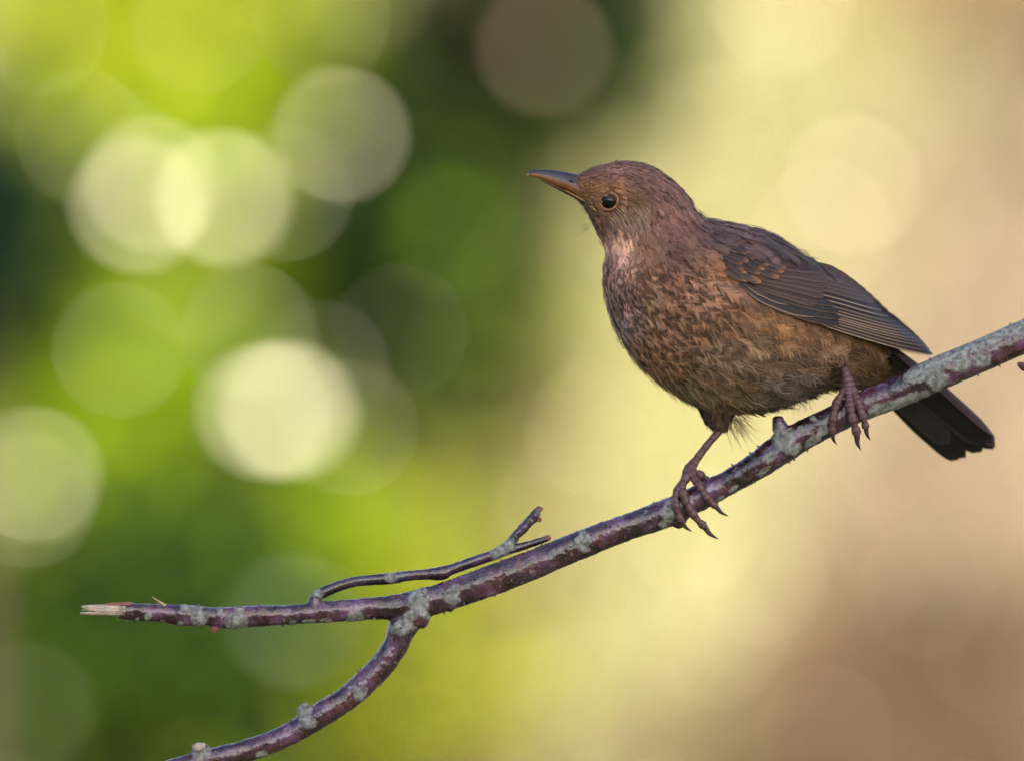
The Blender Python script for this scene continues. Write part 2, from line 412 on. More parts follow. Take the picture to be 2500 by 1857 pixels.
# ------------------------------------------------------------------ unseen tree added to keep the sun off the perch (stands right of the photographer)
def shade_tree():
    c = np.array([0, 0, CAM_Z]) + SUN * 6.6
    root = empty('added_shade_tree', (c[0] - .5, c[1] - .4, 0), 'unseen leafy tree added beside the photographer to shade the perch', 'tree')
    b0 = np.array([c[0] - .5, c[1] - .4, -.1])
    v, f = tube([b0, b0 + [.05, .05, 1.6], b0 + [.2, .1, 3.4], c + [0, 0, .3]], [.20, .16, .12, .05], 30, 14)
    link('trunk', mesh('trunk', v, f), M['wood'], root)
    for i in range(9):
        a = i * 2.4; e = c + np.array([math.cos(a) * 1.1, math.sin(a) * 1.1, rng.normal() * .5])
        v, f = tube([b0 + [.2, .1, 3.2 + .12 * i], (b0 + [.2, .1, 3.5] + e) / 2 + [0, 0, .15], e], [.05, .035, .012], 12, 7)
        link('limb', mesh('limb', v, f), M['wood'], root)
    n = 9000
    nc = 90
    cc = c + norm(rng.normal(size=(nc, 3))) * (rng.random((nc, 1)) ** .4) * np.array([1.35, 1.35, .95])
    idx = rng.integers(0, nc, n)
    pos = cc[idx] + rng.normal(size=(n, 3)) * .22
    nr = norm(rng.normal(size=(n, 3)) + np.array([0, 0, .8]))
    cl = np.array([(.06, .10, .02)]) * (.7 + .6 * rng.random((n, 1)))
    tag(link('crown', leaf_mesh('crown', pos, nr, .13 * (.8 + .4 * rng.random(n)), .075 * (.8 + .4 * rng.random(n)), cl), M['leaf'], root, False), kind='stuff')
shade_tree()
def added_back_hedge():  # unseen row of trees added to block low frontal sky light
    words = ['a broad round', 'a tall thin', 'a ragged', 'a lopsided', 'a squat']
    for i, x in enumerate((-7.5, -4.2, -1.0, 2.4, 5.8)):
        h = 3.4 + .5 * math.sin(i * 2.1); y = -8.6 - .5 * math.cos(i * 1.7)
        root = empty('added_hedge_tree', (x, y, 0), words[i] + ' dark tree added to cut frontal sky light, in the hedge behind the photographer', 'tree', 'hedge behind the photographer')
        v, f = tube([(x, y, -.1), (x + .05, y, 1.0), (x - .05, y + .05, h * .8)], [.09, .07, .03], 16, 9); link('trunk', mesh('trunk', v, f), M['wood'], root)
        n = 2600; nc = 60
        cc = np.array([x, y, h * .52]) + norm(rng.normal(size=(nc, 3))) * (rng.random((nc, 1)) ** .4) * np.array([1.9, .9, h * .46])
        idx = rng.integers(0, nc, n); pos = cc[idx] + rng.normal(size=(n, 3)) * .25; pos[:, 2] = np.maximum(pos[:, 2], .05)
        cl = np.array([(.035, .055, .012)]) * (.7 + .6 * rng.random((n, 1)))
        tag(link('crown', leaf_mesh('crown', pos, norm(rng.normal(size=(n, 3)) + [0, 0, .6]), .20 * (.8 + .4 * rng.random(n)), .12 * (.8 + .4 * rng.random(n)), cl), M['leaf'], root, False), kind='stuff')
added_back_hedge()

# ================================================================== BRANCH
BR_MAIN = [(6200, -700, 95), (5000, -330, 70), (4000, 140, 52), (3200, 520, 46), (2800, 690, 43), (2620, 765, 41), (2500, 822, 40), (2400, 866, 40), (2307, 905, 41), (2240, 934, 40), (2170, 965, 37), (2095, 995, 35),
           (2018, 1033, 35), (1960, 1062, 37), (1905, 1096, 38), (1845, 1138, 34), (1785, 1173, 31), (1735, 1200, 32), (1692, 1222, 33), (1613, 1257, 35),
           (1555, 1278, 33), (1500, 1297, 33), (1404, 1334, 35), (1312, 1373, 36), (1207, 1413, 38), (1105, 1449, 36), (1050, 1466, 36), (1000, 1478, 35), (930, 1483, 28),
           (844, 1489, 26.5), (770, 1494, 25), (700, 1500, 24), (630, 1502, 26), (560, 1507, 27), (510, 1504, 23), (449, 1501, 26), (400, 1496, 22), (321, 1492, 21), (290, 1490, 19.5)]
BR_SIDE = [(1012, 1488, 35), (980, 1537, 35), (964, 1577, 31), (930, 1626, 30.5), (885, 1671, 31), (842, 1707, 30), (791, 1739, 31), (730, 1778, 28), (669, 1808, 27), (600, 1832, 27), (534, 1848, 27), (423, 1878, 27), (300, 1915, 25), (160, 1965, 22), (40, 2010, 17), (-60, 2060, 9)]
def yb(px):    # the branch leans a little towards the viewer at its broken end
    return -0.00002 * (1700 - px) * (px < 1700) + 0.00001 * max(0, px - 2300)
def pxtube(spec, dy=0.0, n=None, seg=20, noise_amt=0.0, seed=0.0):
    pts = [P(x, y, yb(x) + dy) for x, y, r in spec]
    rad = [r * S for x, y, r in spec]
    return tube(pts, rad, n or len(spec) * 8, seg)
branch = empty('tree_branch', P(1250, 1395, 0), 'forked purple brown branch with grey lichen that the bird stands on', 'branch')
parts = [pxtube(BR_MAIN, n=420), pxtube(BR_SIDE, n=150)]
# knots, cut stubs and swellings that are grown into the bark
def knob(pts): return pxtube([(x, y, r) for x, y, r in pts], n=14, seg=14)
parts += [knob([(1925, 1085, 26), (1908, 1050, 21), (1900, 1028, 17), (1898, 1017, 13)]),
          knob([(760, 1755, 26), (745, 1738, 20), (736, 1722, 15)]),
          knob([(868, 1680, 26), (886, 1694, 18), (893, 1702, 11)]),
          knob([(505, 1850, 26), (494, 1836, 22), (487, 1822, 20)]),
          knob([(545, 1500, 25), (533, 1515, 17), (525, 1534, 11)]),
          knob([(1655, 1255, 28), (1656, 1278, 18), (1655, 1289, 7)]),
          knob([(1085, 1470, 26), (1098, 1462, 30), (1112, 1466, 30)]),
          knob([(1925, 1090, 30), (1932, 1108, 18), (1935, 1118, 6)]),
          knob([(770, 1490, 22), (768, 1468, 17), (768, 1456, 14)]),
          knob([(1000, 1470, 36), (1012, 1500, 40), (1005, 1520, 34)])]
bv, bf = merge(parts)
me = mesh('stem', bv, bf)
tmp = bpy.data.objects.new('tmp', me); COL.objects.link(tmp)
md = tmp.modifiers.new('r', 'REMESH'); md.mode = 'VOXEL'; md.voxel_size = 0.00062; md.adaptivity = 0.0
md = tmp.modifiers.new('s', 'SMOOTH'); md.factor = 0.5; md.iterations = 7
dg = bpy.context.evaluated_depsgraph_get(); dg.update()
ev = tmp.evaluated_get(dg).to_mesh()
V = np.empty(len(ev.vertices) * 3, np.float32); ev.vertices.foreach_get('co', V); V = V.reshape(-1, 3).astype(float)
NN = np.empty(len(V) * 3, np.float32); ev.vertices.foreach_get('normal', NN); NN = NN.reshape(-1, 3)
nl = len(ev.polygons)
LT = np.empty(nl, np.int32); ev.polygons.foreach_get('loop_total', LT)
LI = np.empty(len(ev.loops), np.int32); ev.loops.foreach_get('vertex_index', LI)
assert (LT == 4).all()
BF = LI.reshape(-1, 4)
tmp.evaluated_get(dg).to_mesh_clear(); bpy.data.objects.remove(tmp)

def to_px(v):
    k = DIST / (v[:, 1] + DIST)
    return 1250 + v[:, 0] * k / S, 928.5 - (v[:, 2] - CAM_Z) * k / S
# lichen patches: (px, py, rx, ry, angle deg)
LICH = [(2210, 985, 80, 20, -24), (2260, 905, 62, 24, -26), (2330, 860, 60, 26, -26), (2420, 820, 90, 28, -25), (2400, 880, 24, 22, 0), (2290, 930, 30, 24, 0), (2150, 1000, 40, 17, -25), (2500, 795, 40, 26, -20), (2345, 890, 26, 22, 0), (2600, 745, 70, 22, -25), (2760, 690, 60, 30, -25), (3000, 600, 90, 30, -25),
        (1912, 1072, 34, 30, 0), (1935, 1095, 24, 16, -30), (1955, 1045, 8, 8, 0), (1985, 1020, 9, 7, 0), (2010, 1050, 18, 12, -30), (1985, 1075, 24, 10, -30), (1880, 1112, 22, 12, -35), (1865, 1150, 20, 7, -35), (1790, 1192, 16, 6, -35), (1760, 1215, 12, 5, -30),
        (1635, 1252, 17, 36, 10), (1620, 1280, 14, 10, 0), (1424, 1322, 19, 27, 0), (1345, 1355, 8, 9, 0), (1104, 1452, 20, 27, 0), (1300, 1395, 9, 5, 0),
        (1022, 1462, 26, 38, -15), (1040, 1500, 9, 16, -30), (985, 1528, 30, 22, -20), (1000, 1505, 18, 18, 0), (868, 1506, 24, 17, 0), (795, 1515, 18, 9, 0), (755, 1518, 22, 8, 0), (715, 1517, 12, 6, 0),
        (485, 1508, 24, 24, 0), (470, 1482, 26, 10, 0), (575, 1516, 30, 22, 0), (585, 1485, 12, 9, 0), (535, 1492, 8, 12, 0), (362, 1505, 9, 10, 0), (335, 1511, 5, 6, 0), (395, 1517, 9, 5, 0), (440, 1520, 8, 5, 0),
        (745, 1732, 20, 20, 0), (752, 1760, 18, 22, -40), (880, 1690, 22, 14, -40), (640, 1842, 16, 12, 0), (492, 1838, 26, 20, 0), (915, 1600, 6, 9, 0), (860, 1680, 9, 8, 0)]
qx, qy = to_px(V)
n1 = fbm(V, 260, 1.0); n2 = fbm(V, 900, 2.0, 2)
lm = np.zeros(len(V))
for (cx, cy, rx, ry, ang) in LICH:
    a = math.radians(ang); ux = (qx - cx) * math.cos(a) + (qy - cy) * math.sin(a); uy = -(qx - cx) * math.sin(a) + (qy - cy) * math.cos(a)
    d = np.sqrt((ux / rx) ** 2 + (uy / ry) ** 2)
    lm = np.maximum(lm, np.clip((1.0 - d + 0.30 * n1 + 0.12 * n2) * 5, 0, 1))
n3 = fbm(V + 5, 420, 5.0, 2)
lm = np.maximum(lm, np.clip((n3 - 0.74) * 6, 0, 1) * .8)      # scattered specks
rough_d = 0.00028 * n1 + 0.00010 * n2 + 0.00018 * lm * (1 + .8 * n2)
V2 = V + NN * rough_d[:, None]
stem_me = mesh('stem', V2, BF, attrs={'lich': np.stack([lm, n1 * .5 + .5, n2 * .5 + .5], -1)})

def bark_mat():
    m, nt, b = mat_new('cherry_bark')
    at = N(nt, 'ShaderNodeAttribute'); at.attribute_name = 'lich'
    sp = N(nt, 'ShaderNodeSeparateColor'); nt.links.new(at.outputs['Color'], sp.inputs[0])
    tc = N(nt, 'ShaderNodeTexCoord')
    nz = N(nt, 'ShaderNodeTexNoise'); nz.inputs['Scale'].default_value = 110; nz.inputs['Detail'].default_value = 7; nz.inputs['Roughness'].default_value = .72
    nt.links.new(tc.outputs['Object'], nz.inputs['Vector'])
    rp = N(nt, 'ShaderNodeValToRGB'); e = rp.color_ramp.elements
    e[0].position = .36; e[0].color = (.008, .004, .005, 1); e[1].position = .68; e[1].color = (.21, .155, .23, 1)
    k = e.new(.46); k.color = (.080, .019, .024, 1); k = e.new(.56); k.color = (.118, .042, .098, 1)  # purple and lilac steps put the blue sky sheen into the bark colour
    nt.links.new(nz.outputs['Fac'], rp.inputs['Fac'])
    nd_ = N(nt, 'ShaderNodeTexNoise'); nd_.inputs['Scale'].default_value = 75; nd_.inputs['Detail'].default_value = 5; nd_.inputs['Roughness'].default_value = .6
    nt.links.new(tc.outputs['Object'], nd_.inputs['Vector'])
    md_ = N(nt, 'ShaderNodeMapRange'); md_.inputs['From Min'].default_value = .44; md_.inputs['From Max'].default_value = .56; md_.inputs['To Min'].default_value = .40; md_.inputs['To Max'].default_value = 1.1
    nt.links.new(nd_.outputs['Fac'], md_.inputs['Value'])
    vs_ = N(nt, 'ShaderNodeVectorMath', operation='SCALE'); nt.links.new(rp.outputs[0], vs_.inputs[0]); nt.links.new(md_.outputs[0], vs_.inputs['Scale'])
    # pale lenticel flecks
    vo = N(nt, 'ShaderNodeTexVoronoi'); vo.inputs['Scale'].default_value = 520
    nt.links.new(tc.outputs['Object'], vo.inputs['Vector'])
    lt = N(nt, 'ShaderNodeMath', operation='LESS_THAN'); lt.inputs[1].default_value = .16; nt.links.new(vo.outputs['Distance'], lt.inputs[0])
    mm = N(nt, 'ShaderNodeMath', operation='MULTIPLY'); mm.inputs[1].default_value = .55; nt.links.new(lt.outputs[0], mm.inputs[0])
    mx0 = N(nt, 'ShaderNodeMix', data_type='RGBA'); nt.links.new(mm.outputs[0], mx0.inputs['Factor']); nt.links.new(vs_.outputs[0], mx0.inputs['A']); mx0.inputs['B'].default_value = (.24, .20, .22, 1)
    # lichen
    nl = N(nt, 'ShaderNodeTexNoise'); nl.inputs['Scale'].default_value = 420; nl.inputs['Detail'].default_value = 4
    nt.links.new(tc.outputs['Object'], nl.inputs['Vector'])
    rl = N(nt, 'ShaderNodeValToRGB'); e = rl.color_ramp.elements
    e[0].position = .36; e[0].color = (.10, .10, .085, 1); e[1].position = .64; e[1].color = (.33, .33, .305, 1)
    nt.links.new(nl.outputs['Fac'], rl.inputs['Fac'])
    mx = N(nt, 'ShaderNodeMix', data_type='RGBA')
    nt.links.new(sp.outputs[0], mx.inputs['Factor']); nt.links.new(mx0.outputs['Result'], mx.inputs['A']); nt.links.new(rl.outputs[0], mx.inputs['B'])
    nt.links.new(mx.outputs['Result'], b.inputs['Base Color'])
    mr = N(nt, 'ShaderNodeMapRange'); mr.inputs['To Min'].default_value = .25; mr.inputs['To Max'].default_value = .9
    nt.links.new(sp.outputs[0], mr.inputs['Value']); nt.links.new(mr.outputs[0], b.inputs['Roughness'])
    b.inputs['Specular IOR Level'].default_value = 1.0
    bp = N(nt, 'ShaderNodeBump'); bp.inputs['Strength'].default_value = .38; bp.inputs['Distance'].default_value = .0005
    nb = N(nt, 'ShaderNodeTexNoise'); nb.inputs['Scale'].default_value = 700; nb.inputs['Detail'].default_value = 5
    nt.links.new(tc.outputs['Object'], nb.inputs['Vector']); nt.links.new(nb.outputs['Fac'], bp.inputs['Height']); nt.links.new(bp.outputs[0], b.inputs['Normal'])
    return m
M['bark'] = bark_mat()
M['twig_bark'] = bark_mat(); M['twig_bark'].name = 'twig_bark'
for nd in M['twig_bark'].node_tree.nodes:
    if nd.type == 'VALTORGB' and len(nd.color_ramp.elements) == 4:
        for el in nd.color_ramp.elements: el.color = (el.color[0] * .45, el.color[1] * .55, el.color[2] * .6, 1)
link('stem', stem_me, M['bark'], branch)

# trunk of the tree the branch grows from, beyond the edge of the picture
e_ = P(6200, -700, yb(6200))
v, f = tube([(e_[0] + .02, e_[1], -.1), (e_[0], e_[1] + .01, .9), (e_[0] + .01, e_[1], e_[2] + .02), (e_[0] - .02, e_[1] + .02, e_[2] + 1.0), (e_[0], e_[1], e_[2] + 1.9)], [.075, .062, .05, .038, .015], 60, 20)
link('trunk', mesh('trunk', v, f, attrs={'lich': np.zeros((len(v), 3))}), M['bark'], branch)

def bark_part(name, spec, dy=0.0, seg=14, n=None, lich=(), parent=None, rough=.00016):
    v, f = pxtube(spec, dy, n or len(spec) * 14, seg)
    cx = np.zeros(len(v)); x_, y_ = to_px(v)
    nn = fbm(v, 420, 3.0)
    for (a, b_, r) in lich: cx = np.maximum(cx, np.clip((1.15 - np.hypot(x_ - a, y_ - b_) / r + .35 * nn) * 5, 0, 1))
    v = v + rough * nn[:, None] * norm(v - v.reshape(-1, seg, 3).mean(1, keepdims=True).repeat(seg, 1).reshape(-1, 3))
    return link(name, mesh(name, v, f, attrs={'lich': np.stack([cx, nn, nn], -1)}), M['twig_bark'], parent or branch)
twig = bark_part('twig', [(766, 1464, 13), (776, 1452, 14), (808, 1437, 13.5), (845, 1424, 12.5), (880, 1417, 12.5), (952, 1411, 14), (1000, 1404, 12.5), (1040, 1401, 13), (1078, 1398, 17), (1105, 1388, 13), (1150, 1372, 13), (1204, 1354, 13), (1232, 1341, 15), (1275, 1333, 10), (1310, 1322, 8.5), (1338, 1313, 7)],
                 dy=.0045, lich=[(772, 1452, 16), (1222, 1346, 24), (1240, 1330, 18), (955, 1405, 14)])
stub = bark_part('twig_stub', [(1228, 1344, 14), (1243, 1328, 13), (1256, 1312, 11), (1266, 1298, 11.5), (1278, 1287, 12.5), (1292, 1273, 11.5), (1305, 1258, 13), (1314, 1245, 8), (1319, 1238, 5)], dy=.0042, lich=[(1240, 1330, 22)], parent=twig, rough=.0005)
M['pale_wood'] = mat_flat('pale_wood', (.52, .40, .32), .8, .2, 300, .35)
M['red_wood'] = mat_flat('red_wood', (.30, .11, .07), .7, .2, 400, .35)
M['thorn'] = mat_flat('thorn', (.42, .30, .16), .5, .4, 400, .2)
v, f = pxtube([(1333, 1314.5, 7.5), (1338, 1312, 8), (1344, 1310, 5)], .0045, 10, 10); link('broken_end', mesh('broken_end', v, f), M['red_wood'], twig)
v, f = merge([pxtube([(1306, 1262, 6), (1314, 1266, 7), (1322, 1268, 4)], .004, 8, 8), pxtube([(1314, 1246, 5), (1321, 1241, 5), (1326, 1240, 2)], .004, 8, 8)]); link('broken_end', mesh('broken_end', v, f), M['red_wood'], twig)
v, f = pxtube([(403, 1478, 5), (392, 1470, 3.5), (380, 1462, 2), (371, 1455, .6)], -.003, 14, 8); link('thorn', mesh('thorn', v, f), M['thorn'], branch)
# splintered end: many split fibres of pale wood
fib = []
for i in range(26):
    a = rng.random() * 2 * np.pi; r = 12.5 * math.sqrt(rng.random())
    oy, oz = math.cos(a) * r * S, math.sin(a) * r
    x1 = 196 + 34 * rng.random() ** 1.5
    yy = yb(260) + oy
    p0 = P(306, 1490 + oz, yy); p1 = P((306 + x1) / 2, 1488.5 + oz * .98, yy); p2 = P(x1, 1487.5 + oz * (.86 + .12 * rng.normal()), yy)
    fib.append(tube([p0, p1, p2], [4.2 * S, 4 * S, (1.0 + 1.5 * rng.random()) * S], 10, 6))
v, f = merge(fib); tag(link('splintered_end', mesh('splintered_end', v, f), M['pale_wood'], branch), 'pale splintered broken end of the branch')
v, f = pxtube([(318, 1480, 12), (290, 1478, 9), (268, 1474, 4), (258, 1472, 1)], -.0005, 12, 8); link('torn_bark', mesh('torn_bark', v, f), M['red_wood'], branch)
v, f = pxtube([(525, 1530, 9), (522, 1538, 8), (519, 1545, 4)], -.0022, 10, 10); link('cut_face', mesh('cut_face', v, f), M['red_wood'], branch)
v, f = pxtube([(489, 1828, 15), (484, 1818, 16), (483, 1814, 11)], -.0035, 10, 14); link('cut_face', mesh('cut_face', v, f), M['pale_wood'], branch)
# little peeling bark flakes along the edges
fl = []
ids = rng.choice(np.where((qx > 180) & (qx < 2520))[0], 130)
for i in ids:
    p = V[i]; t = norm(np.cross(NN[i], rng.normal(size=3))); h = (.0005 + .0008 * rng.random()) * (1.4 if lm[i] > .5 else 1)
    fl.append(tube([p - NN[i] * .0003, p + NN[i] * h * .6 + t * h * .4, p + NN[i] * h + t * h], [.0006, .0004, .00008], 6, 5))
v, f = merge(fl); tag(link('bark_flakes', mesh('bark_flakes', v, f, attrs={'lich': np.tile([.25, .5, .5], (len(v), 1))}), M['bark'], branch), kind='stuff')

# another twig end peeping in at the right
v, f = pxtube([(2485, 886, 3), (2494, 892, 9), (2508, 896, 12), (2540, 890, 13), (2620, 862, 14), (2800, 792, 15), (2830, 740, 14), (2838, 692, 14)], -.004, 60, 12)
tag(link('broken_twig', mesh('broken_twig', v, f), mat_flat('dead_wood', (.12, .06, .045), .7, .3, 300, .4), branch), 'short broken brown twig under the thick end of the branch')

# ================================================================== BIRD
RINGS = [  # back/top px, front/bottom px, half depth in mm
    ((1404, 436), (1404, 480), 3.0), ((1415, 428), (1413, 491), 5.2), ((1433, 418.5), (1425, 502), 7.3), ((1461, 407), (1438, 525), 9.8), ((1504, 397), (1447, 545), 11.4),
    ((1537, 396), (1455, 560), 12.3), ((1573, 402), (1462, 573), 12.8), ((1606, 417), (1468, 584), 13.0), ((1639, 440), (1474, 597), 13.2),
    ((1662, 463), (1478, 615), 13.8), ((1680, 482), (1477, 640), 15.0), ((1690, 502), (1475, 665), 17.0), ((1705, 518), (1475, 692), 19.5),
    ((1721, 530), (1478, 716), 22.0), ((1743, 536), (1484, 746), 24.6), ((1770, 541), (1494, 777), 27.0), ((1803, 548), (1506, 807), 29.5),
    ((1844, 558), (1526, 840), 31.5), ((1881, 573), (1551, 875), 33.0), ((1914, 592), (1581, 906), 33.8), ((1946, 613), (1612, 931), 34.0),
    ((1983, 640), (1655, 960), 33.5), ((2018, 668), (1702, 985), 32.2), ((2045, 694), (1755, 998), 30.5), ((2070, 720), (1805, 1001), 28.0),
    ((2090, 745), (1854, 998), 25.0), ((2110, 768), (1899, 988), 22.0), ((2127, 788), (1945, 971), 19.0), ((2140, 806), (1988, 957), 16.0),
    ((2150, 826), (2025, 950), 13.0), ((2156, 848), (2064, 948), 10.5), ((2158, 870), (2092, 944), 8.0), ((2156, 892), (2118, 934), 4.5), ((2150, 906), (2134, 922), 1.2)]
def yc(px):
    px = np.asarray(px, float)
    return np.where(px > 1850, .46 * (px - 1850) * S, .28 * (px - 1850) * S)
arr = np.array([(t[0], t[1], b_[0], b_[1], d / 1000) for t, b_, d in RINGS])
NU, NV = 170, 96
cr = catmull(arr, NU)
TH = np.linspace(0, 2 * np.pi, NV, endpoint=False)
def body_grid(cr, ycf, nv, pw=1.0):
    T, B, d = cr[:, :2], cr[:, 2:4], np.maximum(cr[:, 4], .0003)
    th = np.linspace(0, 2 * np.pi, nv, endpoint=False)
    c, s = np.cos(th), np.sin(th)
    mid, half = (T + B) / 2, (T - B) / 2
    pp = mid[:, None] + half[:, None] * c[None, :, None]
    # the widest place sits a little below the middle of each section
    s2 = np.sign(s) * np.abs(s) ** pw
    y = ycf(mid[:, 0])[:, None] - d[:, None] * s2[None]
    return P(pp[..., 0], pp[..., 1], y), pp
BODY, BPX = body_grid(cr, yc, NV, .92)
bodyc = BODY.mean(1, keepdims=True)
BN = norm(np.cross(np.roll(BODY, -1, 1) - np.roll(BODY, 1, 1), np.gradient(BODY, axis=0)))
BN *= np.sign((BN * (BODY - bodyc)).sum(-1, keepdims=True))
BT = norm(np.gradient(BODY, axis=0))

def near_y(px, py, side=-1):
    """depth of the body skin under a pixel (side -1 = towards the camera)"""
    sel = np.sign(BN[..., 1]) == side
    d = (BPX[..., 0] - px) ** 2 + (BPX[..., 1] - py) ** 2 + (~sel) * 1e9
    i = np.unravel_index(np.argmin(d), d.shape)
    return BODY[i][1], BN[i]

# ---- plumage colours (as seen in soft shade), sampled over the body
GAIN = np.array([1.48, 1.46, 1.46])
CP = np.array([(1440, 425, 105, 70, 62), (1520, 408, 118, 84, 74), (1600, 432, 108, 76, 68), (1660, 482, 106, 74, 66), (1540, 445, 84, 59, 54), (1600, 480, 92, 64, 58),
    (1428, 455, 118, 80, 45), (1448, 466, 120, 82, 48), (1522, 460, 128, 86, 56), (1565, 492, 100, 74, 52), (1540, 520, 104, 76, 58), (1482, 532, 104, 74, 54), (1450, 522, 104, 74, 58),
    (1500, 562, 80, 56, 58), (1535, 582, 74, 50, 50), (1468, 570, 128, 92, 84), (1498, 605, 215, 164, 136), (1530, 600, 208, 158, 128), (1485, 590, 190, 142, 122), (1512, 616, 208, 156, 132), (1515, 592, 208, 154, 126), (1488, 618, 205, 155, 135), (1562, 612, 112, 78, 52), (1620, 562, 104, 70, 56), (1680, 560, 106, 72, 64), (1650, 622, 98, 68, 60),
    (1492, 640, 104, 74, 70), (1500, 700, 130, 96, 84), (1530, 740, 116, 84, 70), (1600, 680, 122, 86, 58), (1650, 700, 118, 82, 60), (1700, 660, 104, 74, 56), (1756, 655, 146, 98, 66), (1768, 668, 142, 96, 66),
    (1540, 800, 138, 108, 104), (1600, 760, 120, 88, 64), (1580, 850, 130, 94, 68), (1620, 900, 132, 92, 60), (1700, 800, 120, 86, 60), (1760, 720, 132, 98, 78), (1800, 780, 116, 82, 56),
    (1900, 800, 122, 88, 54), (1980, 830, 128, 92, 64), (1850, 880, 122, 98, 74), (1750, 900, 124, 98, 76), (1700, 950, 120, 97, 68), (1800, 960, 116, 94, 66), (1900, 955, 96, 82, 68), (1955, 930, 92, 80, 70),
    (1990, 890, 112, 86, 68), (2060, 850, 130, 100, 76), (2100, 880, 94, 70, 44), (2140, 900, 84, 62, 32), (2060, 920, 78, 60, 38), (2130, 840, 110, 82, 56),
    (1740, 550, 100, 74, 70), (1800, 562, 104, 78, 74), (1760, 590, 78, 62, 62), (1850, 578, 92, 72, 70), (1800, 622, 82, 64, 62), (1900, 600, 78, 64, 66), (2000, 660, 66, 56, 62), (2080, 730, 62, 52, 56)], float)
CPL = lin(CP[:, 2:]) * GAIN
def field(px, py):
    d2 = (px[:, None] - CP[None, :, 0]) ** 2 + (py[:, None] - CP[None, :, 1]) ** 2
    w = 1 / (d2 + 90) ** 1.6
    return (w[..., None] * CPL[None]).sum(1) / w.sum(1)[:, None]

def ramp(x, a, b_): return np.clip((x - a) / (b_ - a), 0, 1)

WINGPOLY = np.array([(1838, 655), (1868, 628), (1930, 618), (1990, 640), (2085, 700), (2165, 775), (2200, 806), (2100, 806), (2050, 790), (1960, 768), (1880, 742), (1838, 722), (1822, 700)], float)
def inside(poly, x, y):
    r = np.zeros(len(x), bool); j = len(poly) - 1
    for i in range(len(poly)):
        xi, yi = poly[i]; xj, yj = poly[j]
        r ^= ((yi > y) != (yj > y)) & (x < (xj - xi) * (y - yi) / (yj - yi + 1e-12) + xi)
        j = i
    return r

def feathers(p, t, n, L, Wd, tilt, base, spot, fringe, nb, loose, mamt=None, mfreq=None):
    """contour feathers made of separate barbs; all arrays per feather; returns verts, faces, colours"""
    F = len(p)
    b = norm(np.cross(n, t))
    sj = np.linspace(.08, .97, nb)
    env = np.where(sj < .4, .35 + .65 * (sj / .4), np.clip(1 - ((sj - .4) / .60) ** 2, 0, 1) ** .38)
    roots = np.concatenate([sj, sj]); side = np.concatenate([np.ones(nb), -np.ones(nb)]); envs = np.concatenate([env, env])
    B = 2 * nb
    ja = 1 + .30 * loose[:, None] * rng.normal(size=(F, B)); jl = rng.normal(size=(F, B)) * .05 * loose[:, None]
    ks = np.array([0.0, .55, 1.0])
    reach = (.52 - .34 * roots)
    along = roots[None, :, None] + (reach[None, :, None] * ks[None, None] ** 1.15) * (1 + .25 * (ja[..., None] - 1))
    acr = side[None, :, None] * envs[None, :, None] * (ks ** .85)[None, None] * ja[..., None] * (Wd / L)[:, None, None]
    lift = np.sin(tilt)[:, None, None] * along - .20 * along ** 2 * np.sin(tilt)[:, None, None] * 2 - .35 * acr ** 2 + jl[..., None] * ks
    bw = (.42 / nb) * np.array([1.2, 1.0, .25])[None, None] * (1 + .2 * rng.normal(size=(F, B, 1)))
    # strip across direction in the feather plane
    da = np.gradient(along, axis=2); dc = np.gradient(acr, axis=2); dl = np.sqrt(da ** 2 + dc ** 2) + 1e-9
    ex, ey = -dc / dl, da / dl
    out = np.empty((F, B, 3, 2, 3), np.float32)
    for q, sg in ((0, -1), (1, 1)):
        A = along + sg * bw * ex; C = acr + sg * bw * ey
        out[..., q, :] = (p[:, None, None] + L[:, None, None, None] * (A[..., None] * t[:, None, None] + C[..., None] * b[:, None, None] + lift[..., None] * n[:, None, None]))
    jb = (1 + .11 * rng.normal(size=(F, B, 1, 1)))
    a2 = along; c2 = np.abs(acr) / ((Wd / L)[:, None, None] + 1e-9)
    sp = spot[:, None, None] * np.exp(-((a2 - .92) / .17) ** 2) * np.clip(1.35 - c2, 0, 1)
    fr = fringe[:, None, None] * np.clip((a2 - .95) / .3, 0, 1) * np.array([0, .6, 1.0])[None, None] + .5 * fringe[:, None, None] * np.clip(c2 - .6, 0, 1)
    shaft = np.exp(-(c2 / .10) ** 2)[..., None] * .25 * spot[:, None, None, None]
    c = base[:, None, None] * jb
    if mamt is not None:
        mid = out[:, :, 1, 0, :].reshape(-1, 3); mf = np.repeat(mfreq, B); ma = np.repeat(mamt, B)
        nv_ = np.array([noise.noise(Vector(q * f_)) if a_ > .02 else 0.0 for q, f_, a_ in zip(mid.astype(float), mf, ma)])
        st = np.clip(nv_ * 3.2 + .55, 0, 1); st = st * st * (3 - 2 * st)
        fac = 1 + ma * (.38 + 1.14 * st - 1)
        c = c * fac.reshape(F, B, 1, 1)
    pale = base[:, None, None] * np.array([1.62, 1.62, 1.64])
    c = c * (1 - np.clip(sp, 0, .85))[..., None]
    c = c + (pale - c) * np.clip(fr[..., None] + shaft, 0, 1)
    colr = np.repeat(np.clip(c, .002, .9)[..., None, :], 2, axis=3)
    nvf = B * 3 * 2
    q = np.array([[0, 1, 3, 2], [2, 3, 5, 4]])
    fb = (np.arange(B)[:, None, None] * 6 + q[None]).reshape(-1, 4)
    fa = (np.arange(F)[:, None, None] * nvf + fb[None]).reshape(-1, 4)
    return out.reshape(-1, 3), fa, colr.reshape(-1, 3)

bird = empty('bird', P(1880, 1090, 0), 'brown speckled thrush-like bird with dark bill standing on the branch', 'bird')
M['plumage'] = mat_vcol('plumage', rough=.62, spec=.25, sheen=.12)
M['skin'] = mat_vcol('skin', rough=.8, spec=.1)
